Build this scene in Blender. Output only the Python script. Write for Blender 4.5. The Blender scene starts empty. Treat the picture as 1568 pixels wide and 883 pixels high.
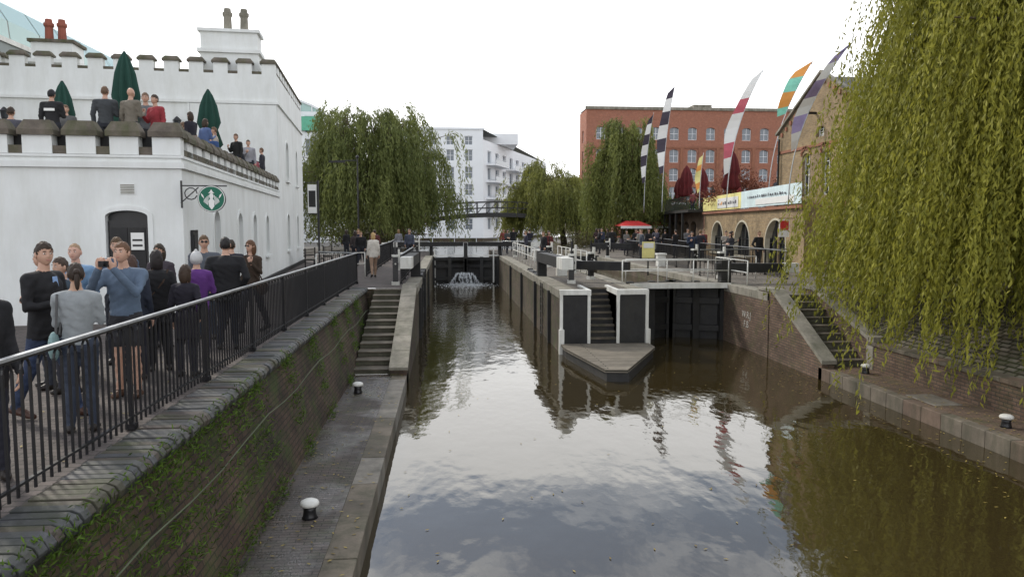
import bpy, math, random
import numpy as np
from math import sin,cos,pi,radians,sqrt,atan2
from mathutils import Vector, Matrix
random.seed(5); RNG=np.random.default_rng(5)
G=1.9
sc=bpy.context.scene
# ---------------------------------------------------------------- materials
def newmat(name):
    m=bpy.data.materials.new(name); m.use_nodes=True
    nt=m.node_tree; b=nt.nodes['Principled BSDF']; return m,nt,b
def N(nt,t,**k):
    n=nt.nodes.new(t)
    for a,v in k.items():
        if a in n.inputs: n.inputs[a].default_value=v
        else: setattr(n,a,v)
    return n
def c4(c,k=1): return (min(1,c[0]*k),min(1,c[1]*k),min(1,c[2]*k),1)
def mix(nt,a,b,f,mode='MIX'):
    n=nt.nodes.new('ShaderNodeMix'); n.data_type='RGBA'; n.blend_type=mode
    for s,v in ((0,f),(6,a),(7,b)):
        if hasattr(v,'is_output'): nt.links.new(v,n.inputs[s])
        else: n.inputs[s].default_value=v
    return n.outputs[2]
def ramp(nt,src,a,b,ca=(0,0,0,1),cb=(1,1,1,1)):
    r=nt.nodes.new('ShaderNodeValToRGB'); e=r.color_ramp.elements
    e[0].position=a;e[0].color=ca;e[1].position=b;e[1].color=cb
    nt.links.new(src,r.inputs[0]); return r.outputs[0]
def noise(nt,vec,scale,detail=5,rough=.6):
    n=N(nt,'ShaderNodeTexNoise'); n.inputs['Scale'].default_value=scale;n.inputs['Detail'].default_value=min(detail,5)
    n.inputs['Roughness'].default_value=rough; nt.links.new(vec,n.inputs['Vector']); return n.outputs['Fac']
def bumpn(nt,b,h,st,dist):
    n=N(nt,'ShaderNodeBump');n.inputs['Strength'].default_value=st;n.inputs['Distance'].default_value=dist
    nt.links.new(h,n.inputs['Height']);nt.links.new(n.outputs[0],b.inputs['Normal'])
def mat(name,col,rough=.75,var=.2,scale=2.,bump=.15,bscale=60,metal=0,spec=.4,dirt=0,dcol=(.08,.08,.05)):
    m,nt,b=newmat(name); tc=N(nt,'ShaderNodeTexCoord').outputs['Object']
    f=noise(nt,tc,scale,5,.65); c=mix(nt,c4(col,1-var),c4(col,1+var),ramp(nt,f,.3,.7))
    if dirt>0:
        mp=N(nt,'ShaderNodeMapping'); mp.inputs['Scale'].default_value=(1.5,1.5,.35); nt.links.new(tc,mp.inputs[0])
        f2=noise(nt,mp.outputs[0],1.3,5,.7)
        k=ramp(nt,f2,.42,.72,(0,0,0,1),(dirt,dirt,dirt,1)); c=mix(nt,c,c4(dcol),k)
    nt.links.new(c,b.inputs['Base Color']); b.inputs['Roughness'].default_value=rough
    b.inputs['Metallic'].default_value=metal; b.inputs['Specular IOR Level'].default_value=spec
    if bump>0: bumpn(nt,b,noise(nt,tc,bscale,2),bump,.01)
    return m
def brick(name,c1,c2,mort,w,h,ms=.01,dirt=.5,dcol=(.03,.03,.02),moss=0,rough=.85,bump=.5,off=.5,dscale=.8,wet=0,mcol=(.05,.085,.015)):
    m,nt,b=newmat(name); uv=N(nt,'ShaderNodeTexCoord').outputs['UV']; ob=N(nt,'ShaderNodeTexCoord').outputs['Object']
    t=N(nt,'ShaderNodeTexBrick'); t.offset=off
    for k,v in (('Scale',1.),('Brick Width',w),('Row Height',h),('Mortar Size',ms),('Mortar Smooth',.3),('Bias',0.)): t.inputs[k].default_value=v
    t.inputs['Color1'].default_value=c4(c1);t.inputs['Color2'].default_value=c4(c2);t.inputs['Mortar'].default_value=c4(mort)
    nt.links.new(uv,t.inputs['Vector']); c=t.outputs['Color']
    v=noise(nt,ob,3,5,.7); c=mix(nt,c,mix(nt,(.4,.4,.4,1),(1.45,1.45,1.45,1),v),.75,'MULTIPLY')
    d=ramp(nt,noise(nt,ob,dscale,5,.7),.42,.72,(0,0,0,1),(dirt,dirt,dirt,1)); c=mix(nt,c,c4(dcol),d)
    if moss>0:
        d=ramp(nt,noise(nt,ob,1.7,5,.75),.48,.66,(0,0,0,1),(moss,moss,moss,1)); c=mix(nt,c,c4(mcol),d)
    nt.links.new(c,b.inputs['Base Color']); b.inputs['Roughness'].default_value=rough
    b.inputs['Specular IOR Level'].default_value=.3
    if wet:
        r=ramp(nt,noise(nt,ob,.9,4,.6),.42,.6,(.22,.22,.22,1),(.8,.8,.8,1)); nt.links.new(r,b.inputs['Roughness']); b.inputs['Specular IOR Level'].default_value=.5
    mm=N(nt,'ShaderNodeMath',operation='MULTIPLY'); nt.links.new(t.outputs['Fac'],mm.inputs[0]); mm.inputs[1].default_value=-1.5
    ad=N(nt,'ShaderNodeMath',operation='ADD'); nt.links.new(mm.outputs[0],ad.inputs[0]); nt.links.new(noise(nt,ob,40,2),ad.inputs[1])
    bumpn(nt,b,ad.outputs[0],bump,.012)
    return m
def glassm(name,col=(.02,.025,.03),rough=.04):
    m,nt,b=newmat(name); b.inputs['Base Color'].default_value=c4(col);b.inputs['Roughness'].default_value=rough
    b.inputs['Specular IOR Level'].default_value=.8
    tc=N(nt,'ShaderNodeTexCoord').outputs['Object']; bumpn(nt,b,noise(nt,tc,1.5,2),.15,.05); return m
def leafm(name,dark,light,trans=.35):
    m,nt,b=newmat(name); a=N(nt,'ShaderNodeAttribute',attribute_name='Col')
    c=mix(nt,c4(dark),c4(light),a.outputs['Fac'])
    nt.links.new(c,b.inputs['Base Color']); b.inputs['Roughness'].default_value=.6; b.inputs['Specular IOR Level'].default_value=.25
    if trans:
        t=N(nt,'ShaderNodeBsdfTranslucent'); nt.links.new(c,t.inputs[0]); ms=N(nt,'ShaderNodeMixShader'); ms.inputs[0].default_value=trans
        nt.links.new(b.outputs[0],ms.inputs[1]);nt.links.new(t.outputs[0],ms.inputs[2])
        nt.links.new(ms.outputs[0],nt.nodes['Material Output'].inputs[0])
    return m
WHITE=mat('white_render',(.77,.79,.78),.7,.05,.8,.05,30,dirt=.3,dcol=(.46,.46,.40))
WHITE2=mat('white_far_hazed',(.80,.82,.84),.7,.03,.5,0)  # distance haze put into the colour: lightened white for far buildings
WPAINT=mat('white_paint',(.72,.72,.68),.5,.08,4,.05,dirt=.5,dcol=(.28,.26,.2))
BLACK=mat('black_paint',(.012,.012,.014),.35,.3,5,.05,spec=.5)
BLACKW=mat('black_timber',(.017,.017,.018),.6,.4,3,.3,25,dirt=.3,dcol=(.06,.055,.04))
STEEL=mat('worn_handrail',(.50,.52,.54),.35,.2,6,.03,metal=.6)
STONE=mat('stone_coping',(.25,.23,.19),.85,.3,2.5,.4,30,dirt=.75,dcol=(.07,.075,.045))
MOSSY=mat('mossy_stone',(.13,.11,.09),.9,.4,3,.6,25,dirt=.8,dcol=(.06,.075,.022))
STEPM=mat('stone_steps',(.10,.095,.07),.85,.35,2,.4,30,dirt=.6,dcol=(.03,.035,.015))
EDGES=mat('edge_stone',(.17,.155,.13),.65,.35,1.7,.35,25,dirt=.85,dcol=(.05,.048,.035))
EDGED=mat('dark_edge_stone',(.125,.105,.08),.75,.4,1.7,.4,25,dirt=.85,dcol=(.035,.038,.02))
EDGEW=mat('warm_edge_brick',(.135,.095,.07),.8,.4,1.7,.4,25,dirt=.85,dcol=(.045,.045,.025))
COPES=[mat('coping_brick_a',(.055,.057,.062),.55,.35,5,.4,30,dirt=.7,dcol=(.03,.038,.015)),mat('coping_brick_b',(.085,.083,.082),.6,.3,5,.4,30,dirt=.7,dcol=(.035,.045,.015)),mat('coping_brick_c',(.068,.054,.047),.65,.3,5,.4,30,dirt=.8,dcol=(.045,.065,.018))]
PATH=brick('path_paving',(.10,.085,.078),(.15,.125,.115),(.055,.05,.045),.22,.11,.008,.45,(.045,.045,.04))
LEDGE=brick('ledge_pavers',(.08,.064,.056),(.12,.095,.082),(.032,.028,.024),.22,.075,.008,.65,(.026,.026,.022),moss=.28,wet=1)
LEDGER=brick('ledge_pavers_dry',(.14,.09,.065),(.19,.125,.09),(.05,.042,.03),.22,.075,.008,.65,(.045,.038,.027),moss=.35)
WALLB=brick('old_canal_brick',(.08,.05,.036),(.12,.08,.056),(.042,.035,.027),.22,.075,.01,.9,(.010,.010,.008),moss=.65,dscale=.6)
LOCKB=brick('lock_brick',(.10,.072,.052),(.15,.11,.08),(.05,.045,.036),.22,.075,.01,.85,(.014,.013,.009),moss=.5)
ENGB=brick('wing_brick',(.13,.082,.058),(.19,.125,.09),(.07,.06,.05),.22,.075,.01,.6,(.022,.02,.014),moss=.25)
COBB=brick('granite_setts',(.14,.12,.095),(.26,.23,.19),(.05,.045,.03),.30,.15,.03,.6,(.06,.05,.025),moss=.4,bump=1)
YELB=brick('stock_brick',(.40,.285,.15),(.28,.19,.10),(.29,.25,.18),.225,.075,.01,.6,(.10,.075,.05))
REDB=brick('red_brick',(.40,.15,.085),(.31,.115,.07),(.31,.22,.18),.24,.085,.01,.25,(.2,.08,.05))
REDD=mat('red_brick_trim',(.26,.11,.065),.8,.25)
BRNB=brick('brown_brick',(.16,.105,.07),(.115,.08,.056),(.1,.085,.065),.225,.075,.01,.5,(.04,.03,.02))
GREYP=mat('grey_cladding',(.22,.25,.24),.5,.06,.5,0)
GREENG=glassm('green_glass',(.33,.50,.47),.15)
GLASS=glassm('window_glass'); GLASSB=glassm('blue_glass',(.12,.145,.175),.08)
SLATE=brick('slate_roof',(.10,.10,.11),(.15,.14,.14),(.05,.05,.05),.3,.2,.008,.3,(.06,.06,.05))
WOOD=mat('weathered_boards',(.17,.155,.13),.8,.35,2,.3,40)
PLANK=brick('deck_planks',(.17,.15,.12),(.25,.22,.175),(.02,.02,.015),4,.14,.014,.5,(.05,.045,.035),bump=.6)
BARK=mat('bark',(.10,.075,.055),.9,.4,3,.8,15)
GREEN=mat('green_canvas',(.012,.055,.04),.8,.2,3,.2,30); REDC=mat('red_canvas',(.11,.012,.014),.8,.25,3,.2,30)
SIGNG=mat('sign_green',(.0,.12,.07),.4,.03,2,0); SIGNW=mat('sign_white',(.78,.78,.76),.4,.03,2,0)
YEL=mat('yellow_vinyl',(.78,.70,.28),.5,.3,.9,0); CYAN=mat('pale_blue_vinyl',(.64,.76,.78),.5,.2,.8,0)
RED=mat('red_fabric',(.50,.03,.03),.6,.1); BLUE=mat('blue_fabric',(.05,.12,.35),.6,.1); TEAL=mat('teal_fabric',(.25,.65,.5),.6,.2)
DKF=mat('dark_fabric',(.05,.04,.06),.6,.1)
PINK=mat('red_white_fabric',(.55,.12,.16),.6,.2,1.5); LILAC=mat('lilac_fabric',(.33,.27,.45),.6,.3,1.2); ORANGE=mat('orange_fabric',(.8,.35,.08),.6,.1)
TERRA=mat('terracotta',(.28,.09,.06),.8,.2); BEIGE=mat('beige_render',(.45,.40,.30),.8,.08)
ASPH=mat('quay_setts_far',(.16,.15,.135),.9,.3,1.2,.4,20)
QUAY=brick('quay_paving',(.14,.125,.105),(.20,.175,.15),(.07,.065,.05),.4,.2,.012,.55,(.07,.06,.045),bump=.4)
# ---------------------------------------------------------------- builder
class MB:
    def __init__(s): s.v=[];s.f=[];s.m=[];s.mats=[];s.M=Matrix.Identity(4)
    def mi(s,m):
        if m not in s.mats: s.mats.append(m)
        return s.mats.index(m)
    def add(s,pts):
        i=len(s.v)
        for p in pts: s.v.append(tuple(s.M@Vector(p)))
        return i
    def face(s,pts,m):
        i=s.add(pts); s.f.append(tuple(range(i,i+len(pts)))); s.m.append(s.mi(m))
    def faces(s,pts,fs,m):
        i=s.add(pts); k=s.mi(m)
        for f in fs: s.f.append(tuple(i+a for a in f)); s.m.append(k)
    def box(s,x0,x1,y0,y1,z0,z1,m):
        s.faces([(x0,y0,z0),(x1,y0,z0),(x1,y1,z0),(x0,y1,z0),(x0,y0,z1),(x1,y0,z1),(x1,y1,z1),(x0,y1,z1)],
         [(0,3,2,1),(4,5,6,7),(0,1,5,4),(1,2,6,5),(2,3,7,6),(3,0,4,7)],m)
    def bar(s,a,b,w,h,m):
        a=Vector(a);b=Vector(b);d=(b-a).normalized(); up=Vector((0,0,1))
        if abs(d.z)>.95: up=Vector((0,1,0))
        x=d.cross(up).normalized()*w/2; y=x.cross(d).normalized()*h/2
        s.faces([a-x-y,a+x-y,a+x+y,a-x+y,b-x-y,b+x-y,b+x+y,b-x+y],[(0,3,2,1),(4,5,6,7),(0,1,5,4),(1,2,6,5),(2,3,7,6),(3,0,4,7)],m)
    def prism(s,poly,z0,z1,m):
        n=len(poly); s.faces([(p[0],p[1],z0) for p in poly]+[(p[0],p[1],z1) for p in poly],
          [tuple(reversed(range(n))),tuple(range(n,2*n))]+[(i,(i+1)%n,n+(i+1)%n,n+i) for i in range(n)],m)
    def ext(s,pts,vec,m):
        n=len(pts); v=Vector(vec); s.faces(list(pts)+[tuple(Vector(p)+v) for p in pts],
          [tuple(reversed(range(n))),tuple(range(n,2*n))]+[(i,(i+1)%n,n+(i+1)%n,n+i) for i in range(n)],m)
    def tube(s,pts,rad,m,n=8,flat=1):
        pts=[Vector(p) for p in pts]; k=len(pts)
        if not hasattr(rad,'__len__'): rad=[rad]*k
        V=[]; prev=None
        for i,p in enumerate(pts):
            d=(pts[min(i+1,k-1)]-pts[max(i-1,0)]).normalized()
            if prev is None:
                a=Vector((0,0,1)) if abs(d.z)<.9 else Vector((0,1,0)); x=d.cross(a).normalized()
            else: x=(prev-d*prev.dot(d)).normalized()
            prev=x; y=d.cross(x)
            for j in range(n):
                t=2*pi*j/n; V.append(p+x*cos(t)*rad[i]+y*sin(t)*rad[i]*flat)
        F=[(i*n+j,i*n+(j+1)%n,(i+1)*n+(j+1)%n,(i+1)*n+j) for i in range(k-1) for j in range(n)]
        F+= [tuple(reversed(range(n))),tuple(range((k-1)*n,k*n))]
        s.faces(V,F,m)
    def lathe(s,c,prof,m,n=16,mod=0,k=8,sx=1,sy=1):
        V=[];
        for r,z in prof:
            for j in range(n):
                t=2*pi*j/n; q=r*(1+mod*cos(k*t)); V.append((c[0]+q*cos(t)*sx,c[1]+q*sin(t)*sy,c[2]+z))
        K=len(prof); F=[(i*n+j,i*n+(j+1)%n,(i+1)*n+(j+1)%n,(i+1)*n+j) for i in range(K-1) for j in range(n)]
        F+=[tuple(reversed(range(n))),tuple(range((K-1)*n,K*n))]; s.faces(V,F,m)
    def ell(s,c,rx,ry,rz,m,n=12,k=8):
        V=[];
        for i in range(k+1):
            a=-pi/2+pi*i/k; r=max(cos(a),.02)
            for j in range(n): t=2*pi*j/n; V.append((c[0]+rx*r*cos(t),c[1]+ry*r*sin(t),c[2]+rz*sin(a)))
        F=[(i*n+j,i*n+(j+1)%n,(i+1)*n+(j+1)%n,(i+1)*n+j) for i in range(k) for j in range(n)]
        F+=[tuple(reversed(range(n))),tuple(range(k*n,k*n+n))]; s.faces(V,F,m)
    def mesh(s,name,smooth=False):
        me=bpy.data.meshes.new(name); me.from_pydata(s.v,[],s.f); me.update()
        for m in s.mats: me.materials.append(m)
        me.polygons.foreach_set('material_index',s.m)
        if smooth: me.polygons.foreach_set('use_smooth',[True]*len(s.f))
        nl=len(me.loops); nrm=np.zeros(len(me.polygons)*3); me.polygons.foreach_get('normal',nrm); nrm=nrm.reshape(-1,3)
        lt=np.zeros(len(me.polygons),int); me.polygons.foreach_get('loop_total',lt)
        vi=np.zeros(nl,int); me.loops.foreach_get('vertex_index',vi); co=np.array(s.v)[vi]; nn=np.repeat(nrm,lt,axis=0)
        t=np.stack([-nn[:,1],nn[:,0],0*nn[:,0]],1); ln=np.linalg.norm(t,axis=1); flat=np.abs(nn[:,2])>.93
        t/=np.maximum(ln,1e-6)[:,None]; b=np.cross(nn,t)
        u=np.where(flat,co[:,0],(co*t).sum(1)); v=np.where(flat,co[:,1],(co*b).sum(1))
        uvl=me.uv_layers.new(name='UVMap'); uvl.data.foreach_set('uv',np.stack([u,v],1).ravel())
        return me
    def build(s,name,parent=None,smooth=False,bevel=0):
        o=bpy.data.objects.new(name,s.mesh(name,smooth)); sc.collection.objects.link(o)
        if parent: o.parent=parent
        if bevel: b=o.modifiers.new('b','BEVEL'); b.width=bevel; b.segments=2; b.limit_method='ANGLE'
        return o
def group(name,loc=(0,0,0)):
    o=bpy.data.objects.new(name,None); o.empty_display_size=.3; sc.collection.objects.link(o); return o
def wall(mb,o,d,L,z0,z1,ops,mw,mg=None,mf=None,depth=.15,bars=(1,1),trim=None,fw=.05):
    l=sqrt(d[0]**2+d[1]**2); dx,dy=d[0]/l,d[1]/l; nx,ny=dy,-dx
    P=lambda s,z,q=0:(o[0]+dx*s-nx*q,o[1]+dy*s-ny*q,z)
    S=sorted(set([0,L]+[a for p in ops for a in p[:2]])); Z=sorted(set([z0,z1]+[a for p in ops for a in p[2:4]]))
    for i in range(len(S)-1):
        for j in range(len(Z)-1):
            cs,cz=(S[i]+S[i+1])/2,(Z[j]+Z[j+1])/2
            if any(p[0]<cs<p[1] and p[2]<cz<p[3] for p in ops): continue
            mb.face([P(S[i],Z[j]),P(S[i+1],Z[j]),P(S[i+1],Z[j+1]),P(S[i],Z[j+1])],mw)
    for p in ops:
        s0,s1,a,b=p[:4]; rise=p[4] if len(p)>4 else 0; kind=p[5] if len(p)>5 else 'g'
        mid=(s0+s1)/2; hw=(s1-s0)/2
        crv=[(s0,b),(s1,b)] if rise==0 else [(mid-hw*cos(pi*i/12),b-rise+rise*sin(pi*i/12)) for i in range(13)]
        if rise:
            for i in range(12):
                c,e=crv[i],crv[i+1]; mb.face([P(*c),P(*e),P(e[0],b),P(c[0],b)],mw)
        out=[(s0,a)]+crv+[(s1,a)]
        rm=trim if (trim and kind!='o') else mw
        for i in range(len(out)):
            c,e=out[i],out[(i+1)%len(out)]
            mb.face([P(c[0],c[1]),P(c[0],c[1],depth),P(e[0],e[1],depth),P(e[0],e[1])],rm)
        mb.face([P(s0-.01,a-.01,depth),P(s1+.01,a-.01,depth),P(s1+.01,b+.01,depth),P(s0-.01,b+.01,depth)],mg if kind!='o' else BLACKW)
        if mf and kind=='g':
            q=depth-.04
            def fb(sa,za,sb,zb,w):
                A=Vector(P(sa,za,q));B=Vector(P(sb,zb,q)); mb.bar(A,B,w,w,mf)
            fb(s0+fw/2,a,s0+fw/2,b,fw);fb(s1-fw/2,a,s1-fw/2,b,fw);fb(s0+fw,a+fw/2,s1-fw,a+fw/2,fw)
            if rise==0: fb(s0+fw,b-fw/2,s1-fw,b-fw/2,fw)
            for i in range(bars[0]): x=s0+(s1-s0)*(i+1)/(bars[0]+1); fb(x,a+fw,x,b-fw*.9,fw*.8)
            for i in range(bars[1]): z=a+(b-a)*(i+1)/(bars[1]+1); fb(s0+fw,z,s1-fw,z,fw*.7)
        if trim:
            w=.1; q=-.025
            def off(c,i):
                if rise and 0<i<14:
                    t=pi*(i-1)/12; return (c[0]-w*cos(t),c[1]+w*sin(t))
                return (c[0]+(-w if c[0]<mid else w),c[1]+(w if (not rise and c[1]>a) else 0))
            oo=[off(c,i) for i,c in enumerate(out)]
            for i in range(len(out)-1):
                c,e,f,g=out[i],out[i+1],oo[i+1],oo[i]
                mb.face([P(*c,q),P(*e,q),P(*f,q),P(*g,q)],trim); mb.face([P(*g,q),P(*f,q),P(*f,0),P(*g,0)],trim)
                mb.face([P(*c,0),P(*e,0),P(*e,q),P(*c,q)],trim)
            A=P(s0-.15,a-.05,-.05);B=P(s1+.15,a-.05,-.05); mb.bar(A,B,.12,.09,trim)
def npmesh(name,V,F,mats,col=None,parent=None,midx=None,smooth=False):
    me=bpy.data.meshes.new(name); V=np.asarray(V,dtype=np.float32); F=np.asarray(F,dtype=np.int32); k=F.shape[1]
    me.vertices.add(len(V)); me.vertices.foreach_set('co',V.ravel()); me.loops.add(F.size); me.loops.foreach_set('vertex_index',F.ravel())
    me.polygons.add(len(F)); me.polygons.foreach_set('loop_start',np.arange(len(F),dtype=np.int32)*k)
    me.update(calc_edges=True)
    for m in mats: me.materials.append(m)
    if midx is not None: me.polygons.foreach_set('material_index',np.asarray(midx,dtype=np.int32))
    if smooth: me.polygons.foreach_set('use_smooth',[True]*len(F))
    if col is not None:
        a=me.color_attributes.new('Col','FLOAT_COLOR','CORNER'); c=np.repeat(np.asarray(col,dtype=np.float32),k)
        a.data.foreach_set('color',np.stack([c,c,c,np.ones_like(c)],1).ravel())
    o=bpy.data.objects.new(name,me); sc.collection.objects.link(o)
    if parent: o.parent=parent
    return o
def leaves(C,D,ln,w,rng=RNG):
    n=len(C); D=D/np.linalg.norm(D,axis=1)[:,None]; r=rng.normal(size=(n,3)); s=np.cross(D,r); s/=np.maximum(np.linalg.norm(s,axis=1),1e-6)[:,None]
    ln=np.asarray(ln).reshape(-1,1)*np.ones((n,1)); w=np.asarray(w).reshape(-1,1)*np.ones((n,1))
    V=np.stack([C-D*ln*.5,C+s*w*.5,C+D*ln*.5,C-s*w*.5],1).reshape(-1,3); F=np.arange(4*n).reshape(-1,4); return V,F
# ---------------------------------------------------------------- world + sun + camera
w=bpy.data.worlds.new('World'); sc.world=w; w.use_nodes=True; nt=w.node_tree; nt.nodes.clear()
SUN_EL,SUN_AZ=radians(38),radians(-40)
sky=N(nt,'ShaderNodeTexSky'); sky.sky_type='NISHITA'; sky.sun_disc=False; sky.sun_elevation=SUN_EL; sky.sun_rotation=SUN_AZ
b1=N(nt,'ShaderNodeBackground'); b1.inputs[1].default_value=.14; nt.links.new(sky.outputs[0],b1.inputs[0])
b2=N(nt,'ShaderNodeBackground'); b2.inputs[0].default_value=(.985,.99,1,1); b2.inputs[1].default_value=1.85
tc=N(nt,'ShaderNodeTexCoord'); sp=N(nt,'ShaderNodeSeparateXYZ'); nt.links.new(tc.outputs['Generated'],sp.inputs[0])
mp=N(nt,'ShaderNodeMapping'); mp.inputs['Scale'].default_value=(1,1,2.2); nt.links.new(tc.outputs['Generated'],mp.inputs[0])
nf=noise(nt,mp.outputs[0],4.0,5,.6)
mr=N(nt,'ShaderNodeMapRange'); mr.inputs[1].default_value=.22; mr.inputs[2].default_value=.36; mr.inputs[3].default_value=.45; mr.inputs[4].default_value=0.
nt.links.new(sp.outputs[2],mr.inputs[0]); ad=N(nt,'ShaderNodeMath',operation='ADD'); nt.links.new(nf,ad.inputs[0]); nt.links.new(mr.outputs[0],ad.inputs[1])
k=ramp(nt,ad.outputs[0],.41,.62,(.12,.12,.12,1)); ms=N(nt,'ShaderNodeMixShader'); nt.links.new(k,ms.inputs[0]); nt.links.new(b1.outputs[0],ms.inputs[1]); nt.links.new(b2.outputs[0],ms.inputs[2])
wo=N(nt,'ShaderNodeOutputWorld'); nt.links.new(ms.outputs[0],wo.inputs[0])
sl=bpy.data.lights.new('sun','SUN'); sl.energy=2.4; sl.angle=radians(6); sl.color=(1,.94,.83)
so=bpy.data.objects.new('sun',sl); sc.collection.objects.link(so)
sd=Vector((sin(SUN_AZ)*cos(SUN_EL),cos(SUN_AZ)*cos(SUN_EL),sin(SUN_EL))); so.rotation_euler=(-sd).to_track_quat('-Z','Y').to_euler()
cam=bpy.data.cameras.new('camera'); co=bpy.data.objects.new('camera',cam); sc.collection.objects.link(co); sc.camera=co
cam.sensor_width=36; cam.lens=36*1150/1568; cam.clip_start=.1; cam.clip_end=3000
co.location=(0,0,3.9); co.rotation_euler=(radians(90-4.8),0,radians(-4.9))
sc.view_settings.view_transform='Standard'; sc.view_settings.look='None'; sc.view_settings.exposure=0
# ---------------------------------------------------------------- ground, water
mb=MB()
def gq(x0,x1,y0,y1,m=PATH,z=G): mb.face([(x0,y0,z),(x1,y0,z),(x1,y1,z),(x0,y1,z)],m)
gq(-1500,-3.0,-60,58); gq(-3.0,-1.0,24.2,58)
gq(-1500,-4,58,118,ASPH); mb.face([(-1500,118,G),(5.5,118,G),(22,165,G),(22,2500,G),(-1500,2500,G)],ASPH)
gq(3.4,6.1,24.1,62,QUAY); gq(3.4,4.3,22.5,24.1,QUAY); gq(5.15,6.1,22.5,24.1,QUAY)
gq(9.4,13,21.2,62,QUAY); gq(13,1500,-60,62,QUAY); mb.face([(11,62,G),(1500,62,G),(1500,118,G),(15,118,G)],ASPH)
mb.face([(15,118,G),(1500,118,G),(1500,2500,G),(60,2500,G),(35,170,G)],ASPH)
mb.build('ground')
def water():
    m,nt,b=newmat('canal_water'); tc=N(nt,'ShaderNodeTexCoord').outputs['Object']
    mp=N(nt,'ShaderNodeMapping'); mp.inputs['Scale'].default_value=(1,.55,1); nt.links.new(tc,mp.inputs[0])
    a=noise(nt,mp.outputs[0],.9,3,.5); c=noise(nt,mp.outputs[0],5.,3,.5)
    m1=N(nt,'ShaderNodeMath',operation='MULTIPLY'); nt.links.new(c,m1.inputs[0])
    sp=N(nt,'ShaderNodeSeparateXYZ'); nt.links.new(tc,sp.inputs[0])
    r=N(nt,'ShaderNodeMapRange'); r.inputs[1].default_value=9;r.inputs[2].default_value=45;r.inputs[3].default_value=.06;r.inputs[4].default_value=.65; nt.links.new(sp.outputs[1],r.inputs[0])
    nt.links.new(r.outputs[0],m1.inputs[1]); ad=N(nt,'ShaderNodeMath',operation='ADD'); nt.links.new(a,ad.inputs[0]); nt.links.new(m1.outputs[0],ad.inputs[1])
    bp=N(nt,'ShaderNodeBump'); bp.inputs['Strength'].default_value=.38; bp.inputs['Distance'].default_value=.05; nt.links.new(ad.outputs[0],bp.inputs['Height'])
    df=N(nt,'ShaderNodeBsdfDiffuse'); df.inputs[0].default_value=(.034,.025,.010,1)
    gl=N(nt,'ShaderNodeBsdfGlossy'); gl.inputs['Roughness'].default_value=.03; gl.inputs[0].default_value=(.97,.965,.95,1)
    fr=N(nt,'ShaderNodeFresnel'); fr.inputs[0].default_value=2.05
    for n in (df,gl,fr): nt.links.new(bp.outputs[0],n.inputs['Normal'])
    ms=N(nt,'ShaderNodeMixShader'); nt.links.new(fr.outputs[0],ms.inputs[0]);nt.links.new(df.outputs[0],ms.inputs[1]);nt.links.new(gl.outputs[0],ms.inputs[2])
    nt.links.new(ms.outputs[0],nt.nodes['Material Output'].inputs[0]); return m
WATER=water()
mb=MB(); mb.face([(-1.6,-60,0),(10.8,-60,0),(10.8,51,0),(-1.6,51,0)],WATER); mb.build('canal_water')
mb=MB(); mb.face([(-4.2,50.2,1.5),(3.6,50.2,1.5),(3.6,62,1.5),(-4.2,62,1.5)],WATER); mb.face([(5.9,25.4,1.35),(9.6,25.4,1.35),(9.6,62,1.35),(5.9,62,1.35)],WATER)
mb.face([(-4.2,62,1.5),(70,62,1.5),(70,2000,1.5),(-4.2,2000,1.5)],WATER); mb.build('upper_canal_water')
mb=MB(); mb.face([(-2.3,-40,.3),(-1.36,-40,.3),(-1.36,18.2,.3),(-2.3,18.2,.3)],LEDGE)
y=-40
while y<18: mb.box(-1.36,-1.0,y,y+1.192,-.6,.304+random.uniform(-.004,.004),EDGES if random.random()<.6 else EDGED); y+=1.2
mb.face([(-1.35,-40,.29),(-1.01,-40,.29),(-1.01,18.2,.29),(-1.35,18.2,.29)],BLACKW)
mb.build('canal_ledge',bevel=.012)
mb=MB(); mb.face([(-2.25,-40,.3),(-2.25,24.2,.3),(-2.62,24.2,G-.12),(-2.62,-40,G-.12)],WALLB)
mb.build('canal_retaining_wall')
mb=MB(); prof=[(-3.02,G-.14),(-2.60,G-.14),(-2.55,G-.10),(-2.53,G-.04),(-2.56,G+.01),(-2.62,G+.035),(-3.02,G+.035)]
y=-6.
while y<24.1:
    dz=random.uniform(-.008,.008); dx=random.uniform(-.012,.012)
    mb.ext([(a+(dx if a>-2.9 else 0),y,b+dz) for a,b in prof],(0,.100,0),random.choice(COPES)); y+=.113
mb.ext([(a-.008,-40,b-.02) for a,b in prof],(0,64.2,0),BLACKW)
mb.build('coping_kerb',bevel=.006)
mb=MB(); n=12
for i in range(n):
    y0=18.2+i*.5; z=.3+(i+1)*(G-.3)/n; mb.box(-2.3,-1.4,y0,24.2,.3+i*(G-.3)/n,z-.035,STEPM); mb.box(-2.3,-1.4,y0-.03,y0+.5,z-.035,z,EDGED)
mb.ext([(-1.4,18.0,-.6),(-1.4,18.0,.42),(-1.4,23.7,G+.06),(-1.4,24.3,G+.06),(-1.4,24.3,-.6)],(.4,0,0),WALLB)
for i in range(6):
    ya,yb=18.0+i*.95,18.0+i*.95+.94; za=.5+(G+.14-.5)*(ya-18)/5.7; zb_=.5+(G+.14-.5)*(yb-18)/5.7
    mb.ext([(-1.43,ya,za-.075),(-1.43,ya,za),(-1.43,yb,zb_),(-1.43,yb,zb_-.075)],(.46,0,0),STONE)
mb.ext([(-1.43,23.72,G+.06),(-1.43,23.72,G+.14),(-1.43,24.3,G+.14),(-1.43,24.3,G+.06)],(.46,0,0),STONE)
mb.build('stone_steps',bevel=.01)
mb=MB()
def vw(x0,y0,x1,y1,z0,z1,m): mb.face([(x0,y0,z0),(x1,y1,z0),(x1,y1,z1),(x0,y0,z1)],m)
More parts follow.
